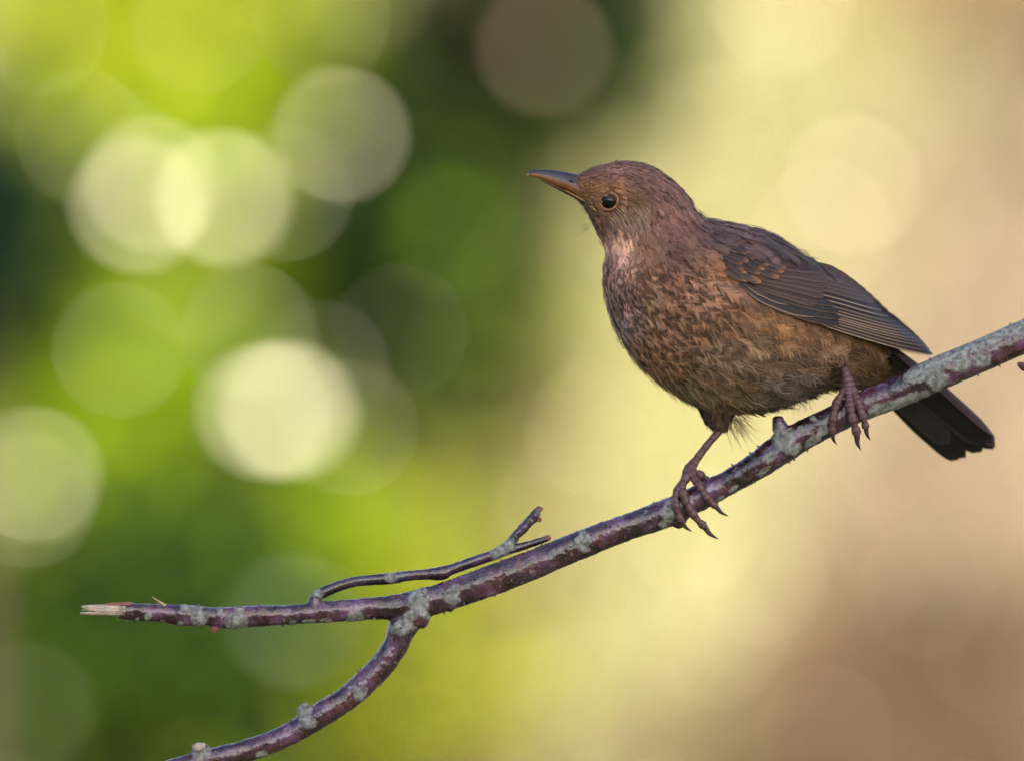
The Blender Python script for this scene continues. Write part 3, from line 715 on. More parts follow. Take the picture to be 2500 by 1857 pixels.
# body: one continuous skin from bill base to vent
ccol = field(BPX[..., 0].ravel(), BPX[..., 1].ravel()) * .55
bme = mesh('body', BODY, grid_faces(NU, NV, True), colors=ccol)
bm = bmesh.new(); bm.from_mesh(bme); bm.verts.ensure_lookup_table()
bm.faces.new([bm.verts[i] for i in range(NV)]); bm.faces.new([bm.verts[(NU - 1) * NV + i] for i in reversed(range(NV))])
bmesh.ops.recalc_face_normals(bm, faces=bm.faces); bm.to_mesh(bme); bm.free()
body_ob = link('body', bme, M['skin'], bird)

# sample feather roots over the skin
dA = np.linalg.norm(np.cross(np.roll(BODY, -1, 1) - BODY, np.gradient(BODY, axis=0)), axis=-1)
EYE = (1485.5, 491.0)
def flen(px, py, u):
    """feather length in mm by place"""
    head = ramp(1500 + (640 - py) * .0 + 0 * px, 0, 1) * 0
    L = np.interp(u, [0, .06, .14, .24, .33, .42, .55, .7, .85, 1], [1.3, 1.7, 2.6, 3.6, 5.0, 7.0, 9.5, 11.5, 12, 10])
    return L
u_idx = np.arange(NU)[:, None] / (NU - 1) + 0 * dA
Lg = flen(BPX[..., 0], BPX[..., 1], u_idx)
dens = dA / (Lg * .27) ** 2
cum = np.cumsum(dens.ravel()); NF = 8200
k = np.searchsorted(cum, (np.arange(NF) + rng.random(NF)) / NF * cum[-1])
k = np.clip(k, 0, NU * NV - 1)
p = BODY.reshape(-1, 3)[k] + rng.normal(size=(NF, 3)) * .0004
t = BT.reshape(-1, 3)[k]; n = BN.reshape(-1, 3)[k]
fx, fy = BPX[..., 0].ravel()[k], BPX[..., 1].ravel()[k]; fu = u_idx.ravel()[k]
side_amt = np.abs(n[:, 1])
keep = ~((np.hypot((fx - EYE[0]), (fy - EYE[1])) < 25) & (side_amt > .3))
inw = inside(WINGPOLY, fx, fy) & (side_amt > .25)
keep &= ~inw
p, t, n, fx, fy, fu, side_amt = [a[keep] for a in (p, t, n, fx, fy, fu, side_amt)]
NF = len(p)
# lay of the feathers: backwards along the body, the cheek and flank sweep down a little
t = norm(t + rng.normal(size=t.shape) * .05 + .22 * np.stack([fbm(p, 60, 21., 2), fbm(p, 60, 22., 2), fbm(p, 60, 23., 2)], -1)); t = norm(t - n * (t * n).sum(-1, keepdims=True))
L = flen(fx, fy, fu) * 1e-3 * (1 + .15 * rng.normal(size=NF))
breast = ramp(fy, 610, 660) * ramp(fx, 1790, 1690) * ramp(fy, 940, 840)
chest_small = ramp(fx, 1580, 1500) * ramp(fy, 620, 650) * ramp(fy, 860, 780)
mantle = ramp(fy, 640 + (fx - 1850) * .2, 600 + (fx - 1850) * .2) * ramp(fx, 1690, 1730)
L *= 1 - .35 * chest_small - .25 * mantle - .18 * breast * (1 - chest_small)
ex_, ey_ = to_px(p + t * (L * .85)[:, None])
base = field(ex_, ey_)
vary = 1 + np.where(fu < .34, .19, .13)[:, None] * np.clip(rng.normal(size=(NF, 1)), -2, 2.2)
vary *= np.exp(.30 * fbm(p, 150, 9.0, 2))[:, None]
warm = 1 + .06 * rng.normal(size=(NF, 1)) * np.array([1, .2, -.8])
mott = np.where(rng.random(NF) < .36, .52 + .12 * chest_small, 1.38) * (1 + .5 * chest_small * (rng.random(NF) < .3))
base = base * (1 + .22 * breast * (mott - 1))[:, None]
mamt = np.clip(breast + .26 * ramp(fy, 640, 700) * (1 - mantle), 0, 1); mfreq = np.where(chest_small > .35, 560., 390.)
soft = ramp(fy, 640, 720) * (1 - breast) * (1 - mantle)
base = base * (1 + soft * np.where(rng.random(NF) < .3, -.25, .12))[:, None]
base = base * vary * warm
base = base * .95 + .05 * base.mean(1, keepdims=True)
base = base * (1 + mantle[:, None] * (np.array([.86, .86, .90]) - 1))
spot = np.clip(.12 + .95 * breast + .35 * ramp(fy, 700, 800) * ramp(fx, 1900, 1700), 0, 1) * np.clip(.75 + .35 * rng.normal(size=NF), 0, 1.2)
fringe = np.clip(.25 + .55 * breast + .2 * ramp(fy, 720, 800), 0, 1) * np.clip(.7 + .4 * rng.normal(size=NF), 0, 1.3) * (1 - .55 * mantle)
loose = .45 + .45 * ramp(fy, 780, 960) + .25 * ramp(fx, 1900, 2000)
tilt = np.radians(4 + 4 * rng.random(NF))
Wd = L * np.where(fu > .3, .29, .26)
sets = []
small = fu < .34
far = n[:, 1] > .25
for msk, nb in ((small & ~far, 8), (small & far, 5), (~small & ~far, 22), (~small & far, 9)):
    sets.append(feathers(p[msk], t[msk], n[msk], L[msk], Wd[msk], tilt[msk], base[msk], spot[msk] * .5, fringe[msk], nb, loose[msk], mamt[msk], mfreq[msk]))
vs, fs, cs, o = [], [], [], 0
for v, f, c in sets: vs.append(v); fs.append(f + o); cs.append(c); o += len(v)
plum = link('plumage', mesh('plumage', np.concatenate(vs), np.concatenate(fs), colors=np.concatenate(cs)), M['plumage'], bird, False)
tag(plum, kind='stuff')

# thin loose barbs that stand off the belly, thigh and vent
def strands(name, roots, dirs, lens, cols, width=.00011, sag=.25):
    roots = np.asarray(roots); n_ = len(roots)
    ks = np.linspace(0, 1, 5)
    d = norm(np.asarray(dirs)); L_ = np.asarray(lens)[:, None, None]
    bend = norm(np.cross(d, rng.normal(size=(n_, 3))))
    cpt = roots[:, None] + L_ * (ks[None, :, None] * d[:, None] + sag * (ks ** 2)[None, :, None] * (bend * .6 + np.array([0, 0, -.5]))[:, None])
    sd = norm(np.cross(d, np.array([0, 1., 0.]) + .3 * rng.normal(size=(n_, 3))))
    w = width * np.array([1, 1, .8, .55, .1])[None, :, None]
    v_ = np.stack([cpt - sd[:, None] * w, cpt + sd[:, None] * w], 2).reshape(-1, 3)
    q = np.array([[0, 1, 3, 2], [2, 3, 5, 4], [4, 5, 7, 6], [6, 7, 9, 8]])
    f_ = (np.arange(n_)[:, None, None] * 10 + q[None]).reshape(-1, 4)
    o_ = link(name, mesh(name, v_, f_, colors=np.repeat(cols, 10, 0)), M['plumage'], bird, False)
    return tag(o_, kind='stuff')
# over the whole lower body: pale hair-like barb ends
cand = np.where((fy > 560) & (fu > .3))[0]
pick = rng.choice(cand, 5200)
st_p = p[pick] + n[pick] * (L[pick] * .10)[:, None] + t[pick] * (L[pick] * .4)[:, None] * rng.random((len(pick), 1))
st_d = t[pick] + rng.normal(size=(len(pick), 3)) * .22 + n[pick] * .10
strands('down', st_p, st_d, L[pick] * (.35 + .4 * rng.random(len(pick))), base[pick] * (.9 + .8 * rng.random((len(pick), 1))), .00009, .12)
# wisps at the cheek
cand = np.where((fx > 1485) & (fx < 1580) & (fy > 505) & (fy < 572) & (n[:, 1] < -.3))[0]
pick = rng.choice(cand, 260)
strands('cheek_streaks', p[pick] + n[pick] * .0006, t[pick] + rng.normal(size=(260, 3)) * .1, .003 + .004 * rng.random(260), np.minimum(base[pick] * (1.4 + 1.9 * rng.random((260, 1))), [.40, .29, .23]), .00009, .1)
# rictal bristles and chin hairs
cp_ = P(1425 + 22 * rng.random(26), 505 + 60 * rng.random(26), yc(1440) - .001)
strands('bristles', cp_, np.tile([-.75, -.2, -.55], (26, 1)) + rng.normal(size=(26, 3)) * .2, .002 + .004 * rng.random(26), np.tile(lin((70, 50, 40)), (26, 1)), .00005)

# ---- eyes
M['eye'] = mat_flat('eye', (.003, .002, .002), .03, .4, 40, .2)
M['eye_ring'] = mat_flat('eye_ring', tuple(lin((142, 104, 70)) * GAIN), .6, .3, 500, .2)
for sd in (-1, 1):
    ysk, nn_ = near_y(*EYE, side=sd)
    c = P(EYE[0], EYE[1], ysk - sd * .0022)
    R = .0039
    th = np.linspace(0, np.pi, 24); ph = np.linspace(0, 2 * np.pi, 36, endpoint=False)
    sv = np.stack([np.sin(th)[:, None] * np.cos(ph), np.cos(th)[:, None] * sd + 0 * ph, np.sin(th)[:, None] * np.sin(ph)], -1)
    eye = link('eye', mesh('eye', c + sv * R * np.array([1.02, .95, .96]), grid_faces(24, 36, True)), M['eye'], bird)
    bmx = bmesh.new(); bmx.from_mesh(eye.data); bmesh.ops.remove_doubles(bmx, verts=bmx.verts, dist=1e-6); bmesh.ops.recalc_face_normals(bmx, faces=bmx.faces); bmx.to_mesh(eye.data); bmx.free()
    pr = np.linspace(0, 2 * np.pi, 60, endpoint=False); tr = np.linspace(0, 2 * np.pi, 10, endpoint=False)
    R1 = .00405 * (1 + .03 * np.sin(3 * pr)); r1 = .00034 * (1 + .18 * rng.normal(size=60))
    ring = np.stack([(R1[:, None] + r1[:, None] * np.cos(tr)) * np.cos(pr)[:, None] * 1.04, sd * (.0022 + r1[:, None] * np.sin(tr)) - .10 * sd * 0 + .0 * pr[:, None], (R1[:, None] + r1[:, None] * np.cos(tr)) * np.sin(pr)[:, None] * .98], -1) + c
    rf = grid_faces(60, 10, True); rf = np.concatenate([rf, np.stack([590 + np.arange(10), 590 + (np.arange(10) + 1) % 10, (np.arange(10) + 1) % 10, np.arange(10)], -1)])
    link('eye_ring', mesh('eye_ring', ring, rf), M['eye_ring'], eye)

# ---- bill
M['bill'] = mat_vcol('bill', rough=.24, spec=.6, noise_scale=500, noise_amt=.18, bump_scale=900, bump=.15)
beak = empty('beak', P(1415, 460, float(yc(1415)))); beak.parent = bird; beak.location = P(1415, 460, float(yc(1415))) - np.array(bird.location)
def mandible(name, up, lo, wd, colu, coll, sharp):
    n_ = 40; seg = 24
    u_, l_, w_ = catmull(up, n_), catmull(lo, n_), catmull(np.array(wd)[:, None], n_)[:, 0]
    th = np.linspace(0, 2 * np.pi, seg, endpoint=False)
    mid, half = (u_ + l_) / 2, (u_ - l_) / 2
    pp = mid[:, None] + half[:, None] * np.cos(th)[None, :, None]
    prof = np.abs(np.sin(th)) ** .8 * np.sign(np.sin(th)) * (1 - sharp * .38 * np.cos(th))
    y = yc(1415) - .0006 - np.maximum(w_, 2e-4)[:, None] * prof[None]
    v_ = P(pp[..., 0], pp[..., 1], y)
    mixf = np.clip((np.cos(th) + .25) / .5, 0, 1)[None, :, None]
    ramp_u = np.linspace(0, 1, n_)[:, None, None]
    c_ = mixf * lin(colu) + (1 - mixf) * (lin(coll[0]) * (1 - ramp_u) + lin(coll[1]) * ramp_u)
    o_ = link(name, mesh(name, v_, grid_faces(n_, seg, True), colors=c_ * np.ones_like(v_)), M['bill'], beak)
    b2 = bmesh.new(); b2.from_mesh(o_.data); b2.verts.ensure_lookup_table()
    b2.faces.new([b2.verts[i] for i in range(seg)]); b2.faces.new([b2.verts[(n_ - 1) * seg + i] for i in range(seg)][::-1])
    bmesh.ops.recalc_face_normals(b2, faces=b2.faces); b2.to_mesh(o_.data); b2.free()
    return o_
upper = mandible('upper_mandible', [(1289, 423), (1297, 418), (1313.6, 414.7), (1351.7, 416), (1382, 421), (1415, 428), (1440, 440)],
         [(1291, 428), (1300, 431), (1326, 440), (1364, 457), (1392, 471), (1415, 484), (1438, 494)], [.0003, .0009, .0016, .0027, .0037, .0048, .0058], (50, 44, 54), ((150, 92, 44), (120, 76, 48)), 1)
lower = mandible('lower_mandible', [(1300, 432), (1326, 441), (1364, 457), (1392, 471), (1415, 483), (1438, 494)],
         [(1305, 434), (1326, 445), (1364, 465), (1392, 480), (1414, 492), (1432, 506)], [.0006, .0013, .0023, .0032, .0043, .0054], (100, 66, 42), ((70, 50, 42), (76, 54, 46)), -1)
M['gape'] = mat_flat('gape', tuple(lin((205, 160, 70)) * 1.1), .5, .4, 600, .15)
M['dark'] = mat_flat('dark', (.012, .008, .008), .6, .3, 300, .2)
M['tip'] = mat_flat('tip', (.34, .27, .22), .5, .4, 300, .1)
for sd in (-1, 1):
    pts = [(1380, 465, .0), (1400, 475.5, 0), (1415, 484, 0), (1430, 494, 0), (1445, 506, 0), (1457, 517, 0)]
    line = []
    for i, (a, b_, z_) in enumerate(pts):
        wdt = np.interp(a, [1364, 1392, 1415, 1438], [.0027, .0036, .0047, .0058])
        ysk = near_y(a, b_, sd)[0] if a > 1428 else yc(1415) - .0006 + sd * wdt * .92
        line.append(P(a, b_, ysk + sd * .0003))
    v, f = tube(line, [.0001, .00016, .0002, .00028, .0005, .00015], 26, 8); link('gape_line', mesh('gape_line', v, f), M['gape'], beak)
    pts = [P(1386, 440, yc(1415) - .0006 + sd * .0030), P(1394, 443.5, yc(1415) - .0006 + sd * .0034), P(1402, 446.5, yc(1415) - .0006 + sd * .0037)]
    v, f = tube(pts, [.0001, .00055, .0003], 12, 8); link('nostril', mesh('nostril', v, f), M['dark'], beak)
v, f = tube([P(1293, 425, yc(1415) - .0006), P(1288, 427, yc(1415) - .0006), P(1285.5, 428, yc(1415) - .0006)], [.0005, .0003, .00005], 8, 8); link('bill_tip', mesh('bill_tip', v, f), M['tip'], beak)

# ---- flight feathers
def vane_mat():
    m, nt, b = mat_new('vane')
    at = N(nt, 'ShaderNodeAttribute'); at.attribute_name = 'col'
    ed = N(nt, 'ShaderNodeAttribute'); ed.attribute_name = 'edge'
    uv = N(nt, 'ShaderNodeAttribute'); uv.attribute_name = 'fuv'
    sx = N(nt, 'ShaderNodeSeparateXYZ'); nt.links.new(uv.outputs['Vector'], sx.inputs[0])
    # pale outer edge: v from .80 to 1
    mr = N(nt, 'ShaderNodeMapRange'); mr.interpolation_type = 'SMOOTHSTEP'
    nt.links.new(sx.outputs['Y'], mr.inputs['Value']); mr.inputs['From Min'].default_value = .66; mr.inputs['From Max'].default_value = .90
    mu = N(nt, 'ShaderNodeMath', operation='MULTIPLY'); nt.links.new(mr.outputs[0], mu.inputs[0]); nt.links.new(ed.outputs['Alpha'], mu.inputs[1])
    # shaft line at v = .25
    sb = N(nt, 'ShaderNodeMath', operation='SUBTRACT'); nt.links.new(sx.outputs['Y'], sb.inputs[0]); sb.inputs[1].default_value = .25
    ab = N(nt, 'ShaderNodeMath', operation='ABSOLUTE'); nt.links.new(sb.outputs[0], ab.inputs[0])
    ls = N(nt, 'ShaderNodeMath', operation='LESS_THAN'); nt.links.new(ab.outputs[0], ls.inputs[0]); ls.inputs[1].default_value = .035
    # barbs: slanted fine bands
    cmb = N(nt, 'ShaderNodeCombineXYZ')
    ma = N(nt, 'ShaderNodeMath', operation='MULTIPLY_ADD'); nt.links.new(ab.outputs[0], ma.inputs[0]); ma.inputs[1].default_value = -.16; nt.links.new(sx.outputs['X'], ma.inputs[2])
    nt.links.new(ma.outputs[0], cmb.inputs['X'])
    sc_ = N(nt, 'ShaderNodeMath', operation='MULTIPLY'); nt.links.new(sx.outputs['Y'], sc_.inputs[0]); sc_.inputs[1].default_value = .02; nt.links.new(sc_.outputs[0], cmb.inputs['Y'])
    nz = N(nt, 'ShaderNodeTexNoise'); nz.inputs['Scale'].default_value = 75; nz.inputs['Detail'].default_value = 2
    nt.links.new(cmb.outputs[0], nz.inputs['Vector'])
    m2 = N(nt, 'ShaderNodeMapRange'); m2.inputs['From Min'].default_value = .3; m2.inputs['From Max'].default_value = .7; m2.inputs['To Min'].default_value = .72; m2.inputs['To Max'].default_value = 1.28
    nt.links.new(nz.outputs['Fac'], m2.inputs['Value'])
    vm = N(nt, 'ShaderNodeVectorMath', operation='SCALE'); nt.links.new(at.outputs['Color'], vm.inputs[0]); nt.links.new(m2.outputs[0], vm.inputs['Scale'])
    mx = N(nt, 'ShaderNodeMix', data_type='RGBA'); nt.links.new(mu.outputs[0], mx.inputs['Factor']); nt.links.new(vm.outputs[0], mx.inputs['A']); nt.links.new(ed.outputs['Color'], mx.inputs['B'])
    dk = N(nt, 'ShaderNodeMix', data_type='RGBA'); mlt = N(nt, 'ShaderNodeMath', operation='MULTIPLY'); nt.links.new(ls.outputs[0], mlt.inputs[0]); mlt.inputs[1].default_value = .5
    nt.links.new(mlt.outputs[0], dk.inputs['Factor']); nt.links.new(mx.outputs['Result'], dk.inputs['A']); dk.inputs['B'].default_value = (.012, .009, .009, 1)
    nt.links.new(dk.outputs['Result'], b.inputs['Base Color'])
    b.inputs['Roughness'].default_value = .5; b.inputs['Specular IOR Level'].default_value = .22
    bp = N(nt, 'ShaderNodeBump'); bp.inputs['Strength'].default_value = .35; bp.inputs['Distance'].default_value = .0004
    nt.links.new(nz.outputs['Fac'], bp.inputs['Height']); nt.links.new(bp.outputs[0], b.inputs['Normal'])
    return m
M['vane'] = vane_mat()

BACK = np.array([(1720, 530), (1788, 544), (1846, 558), (1881, 572), (1916, 591), (1948, 611), (1992, 634), (2036, 661), (2077, 687), (2118, 719), (2156, 760), (2197, 789), (2241, 824), (2279, 864), (2300, 885)], float)
LOW = np.array([(1720, 700), (1808, 696), (1820, 713), (1840, 732), (1875, 748), (1919, 759), (1963, 773), (2007, 788), (2051, 795), (2095, 810), (2138, 817), (2191, 826), (2220, 843), (2255, 860), (2279, 868), (2300, 890)], float)
def wing_h(px, py):
    top = np.interp(px, BACK[:, 0], BACK[:, 1]); low = np.interp(px, LOW[:, 0], LOW[:, 1])
    tt = np.clip((low - py) / np.maximum(low - top, 6), -.1, 1.05)
    h0 = np.interp(px, [1720, 1780, 1850, 1930, 2000, 2070, 2150, 2220, 2300], [31, 33.4, 36.3, 37.0, 35.4, 31, 23, 16, 10]) / 1000
    return h0 * (1 - .62 * np.clip(tt, 0, 1) ** 2.4)
def wing_y(px, py, off, side):
    return yc(px) + side * (wing_h(px, py) + off)

def vane(name, parent, base, ctrl, tip, w_up, w_lo, layer, col, edge, edge_a, side=-1, yfun=None, ptip=.9, tiltm=.0005, tipcol=None, nu=26, nv=9, tip0=.72):
    """one flight feather: curved vane between base and tip, w_up / w_lo px on each side of the shaft line"""
    s = np.linspace(0, 1, nu)
    b_, c_, e_2 = map(np.array, (base, ctrl, tip))
    cl = ((1 - s) ** 2)[:, None] * b_ + (2 * s * (1 - s))[:, None] * c_ + (s ** 2)[:, None] * e_2
    tg = norm(np.gradient(cl, axis=0)); nr2 = np.stack([-tg[:, 1], tg[:, 0]], -1)      # points to the lower side
    prof = np.clip(.45 + .55 * np.minimum(1, s / .35), 0, 1) * np.clip(1 - ((s - .55) / .45).clip(0, 1) ** (2.0 + 2.2 * ptip), 0, 1) ** .6
    vv = np.linspace(-1, 1, nv)
    wobble = 1 + .02 * np.sin(s * 17 + layer)
    offx = np.where(vv[None] < 0, vv[None] * w_up, vv[None] * w_lo) * (prof * wobble)[:, None]
    pp = cl[:, None] + nr2[:, None] * offx[..., None]
    off = layer * .00008 + tiltm * vv[None] + .0003 * (1 - vv[None] ** 2) + 0 * pp[..., 0]
    y = (yfun or wing_y)(pp[..., 0], pp[..., 1], off, side)
    v_ = P(pp[..., 0], pp[..., 1], y)
    uvs = np.stack(np.broadcast_arrays(s[:, None], vv[None]), -1)
    cc_ = np.tile(np.asarray(col, float) * (1 + .10 * rng.normal()), (nu, nv, 1))
    ea = np.full((nu, nv), edge_a) * np.clip((s * 5)[:, None], 0, 1)
    ecol = np.tile(np.asarray(edge, float), (nu, nv, 1))
    if tipcol is not None:
        wt = (np.clip((s - tip0) / (1.02 - tip0), 0, 1) ** 1.3)[:, None, None] * np.clip(1.3 - 1.0 * np.abs(vv), 0, 1)[None, :, None]
        cc_ = cc_ * (1 - wt) + wt * np.asarray(tipcol)
    fcs = grid_faces(nu, nv)
    if side < 0: fcs = fcs[:, ::-1]
    me_ = mesh(name, v_, fcs, colors=cc_, uvs=uvs, attrs={'edge': np.concatenate([ecol, ea[..., None]], -1)})
    return link(name, me_, M['vane'], parent)

DARK = lin((42, 33, 32)) * GAIN * .62; BRN = lin((78, 60, 53)) * GAIN * .62; GRY = lin((54, 46, 45)) * GAIN * .66
EDG = lin((180, 148, 120)) * GAIN * .85; EDG2 = lin((132, 102, 84)) * GAIN * .75; TAN = lin((205, 145, 92)) * GAIN
def lerp2(pts, n_):
    q = np.asarray(pts, float); d = np.concatenate([[0], np.cumsum(np.linalg.norm(np.diff(q, axis=0), axis=1))]); x = np.linspace(0, d[-1], n_)
    return np.stack([np.interp(x, d, q[:, 0]), np.interp(x, d, q[:, 1])], -1)
for side in (-1, 1):
    wb = P(1830, 660, float(wing_y(1830, 660, 0, side)))
    wing = empty('wing', (0, 0, 0)); wing.parent = bird; wing.location = wb - np.array(bird.location)
    layer = 0
    # primaries (outermost lies deepest), then secondaries and tertials, each over the one below
    nP = 8
    tips = lerp2([(2279, 866), (2268, 850), (2252, 834), (2228, 813), (2206, 797)], nP)
    bases = lerp2([(1900, 748), (1905, 735), (1915, 715)], nP)
    ctrls = lerp2([(2080, 812), (2096, 790), (2100, 762)], nP)
    for i in range(nP):
        vane('primary_feather', wing, bases[i], ctrls[i] + rng.normal(size=2) * 2.5, tips[i], 26, 10 + 2 * rng.random(), layer, DARK * (1 + .12 * rng.normal()), EDG, .35 + .35 * rng.random(), side, ptip=.25); layer += 1
    nS = 8
    tips = lerp2([(2192, 785), (2165, 764), (2140, 740), (2112, 716), (2085, 696), (2062, 684)], nS)
    bases = lerp2([(1912, 706), (1915, 680), (1915, 650)], nS)
    ctrls = lerp2([(2082, 748), (2062, 710), (2020, 672), (1995, 655)], nS)
    for i in range(nS):
        vane('secondary_feather', wing, bases[i], ctrls[i] + rng.normal(size=2) * 2.5, tips[i], 22, 10 + 2 * rng.random(), layer, (BRN if i > 2 else DARK) * (1 + .1 * rng.normal()), EDG2 if i > 2 else EDG, .3 + .3 * rng.random(), side, ptip=.45); layer += 1
    # primary coverts and alula along the lower front edge
    for (b0, c0, e0, w) in (((1850, 730), (1960, 772), (2052, 792), 15), ((1855, 722), (1965, 758), (2054, 776), 14), ((1860, 712), (1965, 742), (2048, 760), 14), ((1862, 705), (1970, 728), (2036, 744), 12)):
        vane('primary_covert', wing, b0, c0, e0, w, w * .8, layer, GRY, EDG2, .35, side, ptip=.6, tipcol=DARK * 1.1); layer += 1
    vane('alula_feather', wing, (1806, 690), (1880, 748), (1996, 771), 17, 13, layer, GRY * 1.1, EDG, .5, side, ptip=.3); layer += 1
    vane('alula_feather', wing, (1812, 686), (1870, 722), (1930, 742), 13, 10, layer, GRY * 1.25, EDG, .6, side, ptip=.3); layer += 1
    # greater coverts
    nG = 9
    tips = lerp2([(1992, 749), (2006, 735), (2018, 719), (2024, 702), (2021, 684), (2010, 666), (1992, 650)], nG)
    bases = lerp2([(1840, 700), (1838, 672), (1850, 640)], nG)
    ctrls = lerp2([(1930, 716), (1945, 684), (1945, 648), (1925, 636)], nG)
    for i in range(nG):
        vane('greater_covert', wing, bases[i], ctrls[i] + rng.normal(size=2) * 3, tips[i] + rng.normal(size=2) * 3, 20, 11, layer, BRN * (1.0 + .08 * rng.normal()), EDG2, .25 + .25 * rng.random(), side, ptip=.75); layer += 1
    layer += 1
    # median and lesser coverts with tan tips
    for (row, ln, wdt) in (([(1832, 684), (1850, 687), (1872, 684), (1892, 678), (1908, 664), (1918, 652)], 62, 15), ([(1815, 660), (1832, 664), (1850, 662), (1868, 658), (1886, 648), (1900, 640)], 52, 13),
                           ([(1812, 640), (1830, 640), (1850, 636), (1866, 630), (1884, 624), (1902, 624), (1914, 632)], 48, 12), ([(1800, 622), (1818, 618), (1838, 614), (1858, 610), (1876, 608)], 44, 12)):
        for (tx, ty) in row:
            tx += rng.normal() * 6; ty += rng.normal() * 4
            vane('median_covert', wing, (tx - ln, ty - ln * .42), (tx - ln * .4, ty - ln * .18), (tx, ty), wdt * .8, wdt * .7, layer + rng.random(), (BRN * .5 + GRY * .5) * (1 + .12 * rng.normal()), EDG2, .25, side, ptip=.25, tipcol=TAN * (.32 + .34 * rng.random()) * np.array([1, .92, .85]), nu=22, nv=9, tip0=.6)
        layer += 1

# ---- tail
tail = empty('tail', (0, 0, 0)); tail.parent = bird; tail.location = P(2140, 890, float(yc(2140))) - np.array(bird.location)
TA, TB = np.array([2125., 880.]), np.array([2395., 1085.])
TD = norm(TB - TA); TNRM = np.array([-TD[1], TD[0]])
def tail_y(px, py, off, side):
    w = (px - TA[0]) * TNRM[0] + (py - TA[1]) * TNRM[1]            # + = lower side
    return yc(px) - .002 + .00011 * w + off * -1.0
TBLK = lin((24, 22, 20)) * GAIN * .8; TBRN = lin((42, 37, 32)) * GAIN * .8; TPUR = lin((66, 50, 58)) * GAIN * .8  # the purple paints the sky-lit rim along the tail's upper edge
spec_t = [  # base, ctrl, tip, width up, width low, colour, edge colour, edge amount  (deepest first)
    ((2140, 850), (2270, 925), (2430, 1092), 24, 20, TPUR * .8, TPUR, .8), ((2138, 856), (2268, 945), (2426, 1096), 26, 22, TBLK, TBRN, .6),
    ((2130, 870), (2250, 972), (2398, 1102), 34, 28, TBLK, TBRN, .5),
    ((2122, 886), (2225, 1005), (2358, 1116), 28, 22, TBLK, TBRN, .6), ((2114, 896), (2212, 1020), (2340, 1122), 26, 20, TBLK, TBRN, .7)]
for i, (b0, c0, e0, wu, wl, c_, ec, ea) in enumerate(spec_t):
    vane('tail_feather', tail, b0, c0, e0, wu, wl, i, c_, ec, ea, -1, tail_y, ptip=2.6, tiltm=.0004)
for i, (b0, c0, e0, wu, wl, c_, ec, ea) in enumerate([
    ((2136, 846), (2262, 920), (2422, 1078), 14, 34, TBLK * 1.1, TBRN * 1.2, .7), ((2130, 862), (2250, 950), (2404, 1080), 30, 30, TBLK, TBRN * 1.3, .8),
    ((2116, 890), (2210, 985), (2318, 1082), 34, 26, TBRN * .95, TBRN * 1.6, .7)]):
    vane('tail_feather', tail, b0, c0, e0, wu, wl, 9 + i * 2, c_, ec, ea, -1, tail_y, ptip=2.2, tiltm=.0005)
vane('tail_feather', tail, (2146, 826), (2262, 900), (2430, 1066), 6, 13, 17, TPUR, TPUR * 1.3, .6, -1, tail_y, ptip=1.0, tiltm=.0012)

# ---- legs and feet
M['scales'] = mat_vcol('scales', rough=.45, spec=.45, noise_scale=700, noise_amt=.25, bump_scale=1500, bump=.3)
M['claw'] = mat_flat('claw', tuple(lin((58, 40, 40)) * GAIN), .35, .5, 500, .25)
LEG = lin((84, 58, 58)) * GAIN; LEG2 = lin((78, 50, 56)) * GAIN
Z5 = lambda x, y: (1580 + x * .2788, 900 + y * .2788)
def scaly(name, pts, rad, parent, rings, seg=14, base_col=LEG, knuckle=0.0):
    n_ = 90
    saw = lambda s: 1 + .13 * ((s * rings) % 1.0 - .5) + knuckle * .16 * np.cos(s * 2 * np.pi * 3.2)
    v_, f_ = tube(pts, rad, n_, seg, saw)
    s = np.concatenate([[0], np.linspace(0, 1, n_), [1]])
    sh = ((s * rings) % 1.0)
    c_ = base_col[None] * (.40 + .85 * sh ** .6)[:, None]
    c_ = np.repeat(c_, seg, 0)
    return link(name, mesh(name, v_, f_, colors=c_), M['scales'], parent)
def leg(base_y, tarsus, toes, hind, thigh):
    a = tarsus[0]
    root = empty('leg', (0, 0, 0)); root.parent = bird; root.location = P(*tarsus[0][:2], tarsus[0][3]) - np.array(bird.location)
    scaly('tarsus', [P(x, y, d) for x, y, r, d in tarsus], [r * S for x, y, r, d in tarsus], root, 9)
    for toe in toes + [hind]:
        *seg_, claw = toe
        scaly('toe', [P(x, y, d) for x, y, r, d in seg_], [r * S for x, y, r, d in seg_], root, 9 if toe is not hind else 4, knuckle=1.0)
        x0, y0, r0, d0 = seg_[-1]; x1, y1, d1 = claw
        mx_, my_ = (x0 + x1) / 2 - (y1 - y0) * .10, (y0 + y1) / 2 + (x1 - x0) * .10
        v_, f_ = tube([P(x0 * 1.25 - seg_[-2][0] * .25 if 0 else x0, y0, d0), P(mx_, my_, (d0 + d1) / 2 - .0003), P(x1, y1, d1)], [r0 * S * .82, r0 * S * .55, .00012], 20, 10)
        link('claw', mesh('claw', v_, f_), M['claw'], root)
    return root
def T(x, y, r, d): a, b_ = Z5(x, y); return (a, b_, r, d)
def C(x, y, d): a, b_ = Z5(x, y); return (a, b_, d)
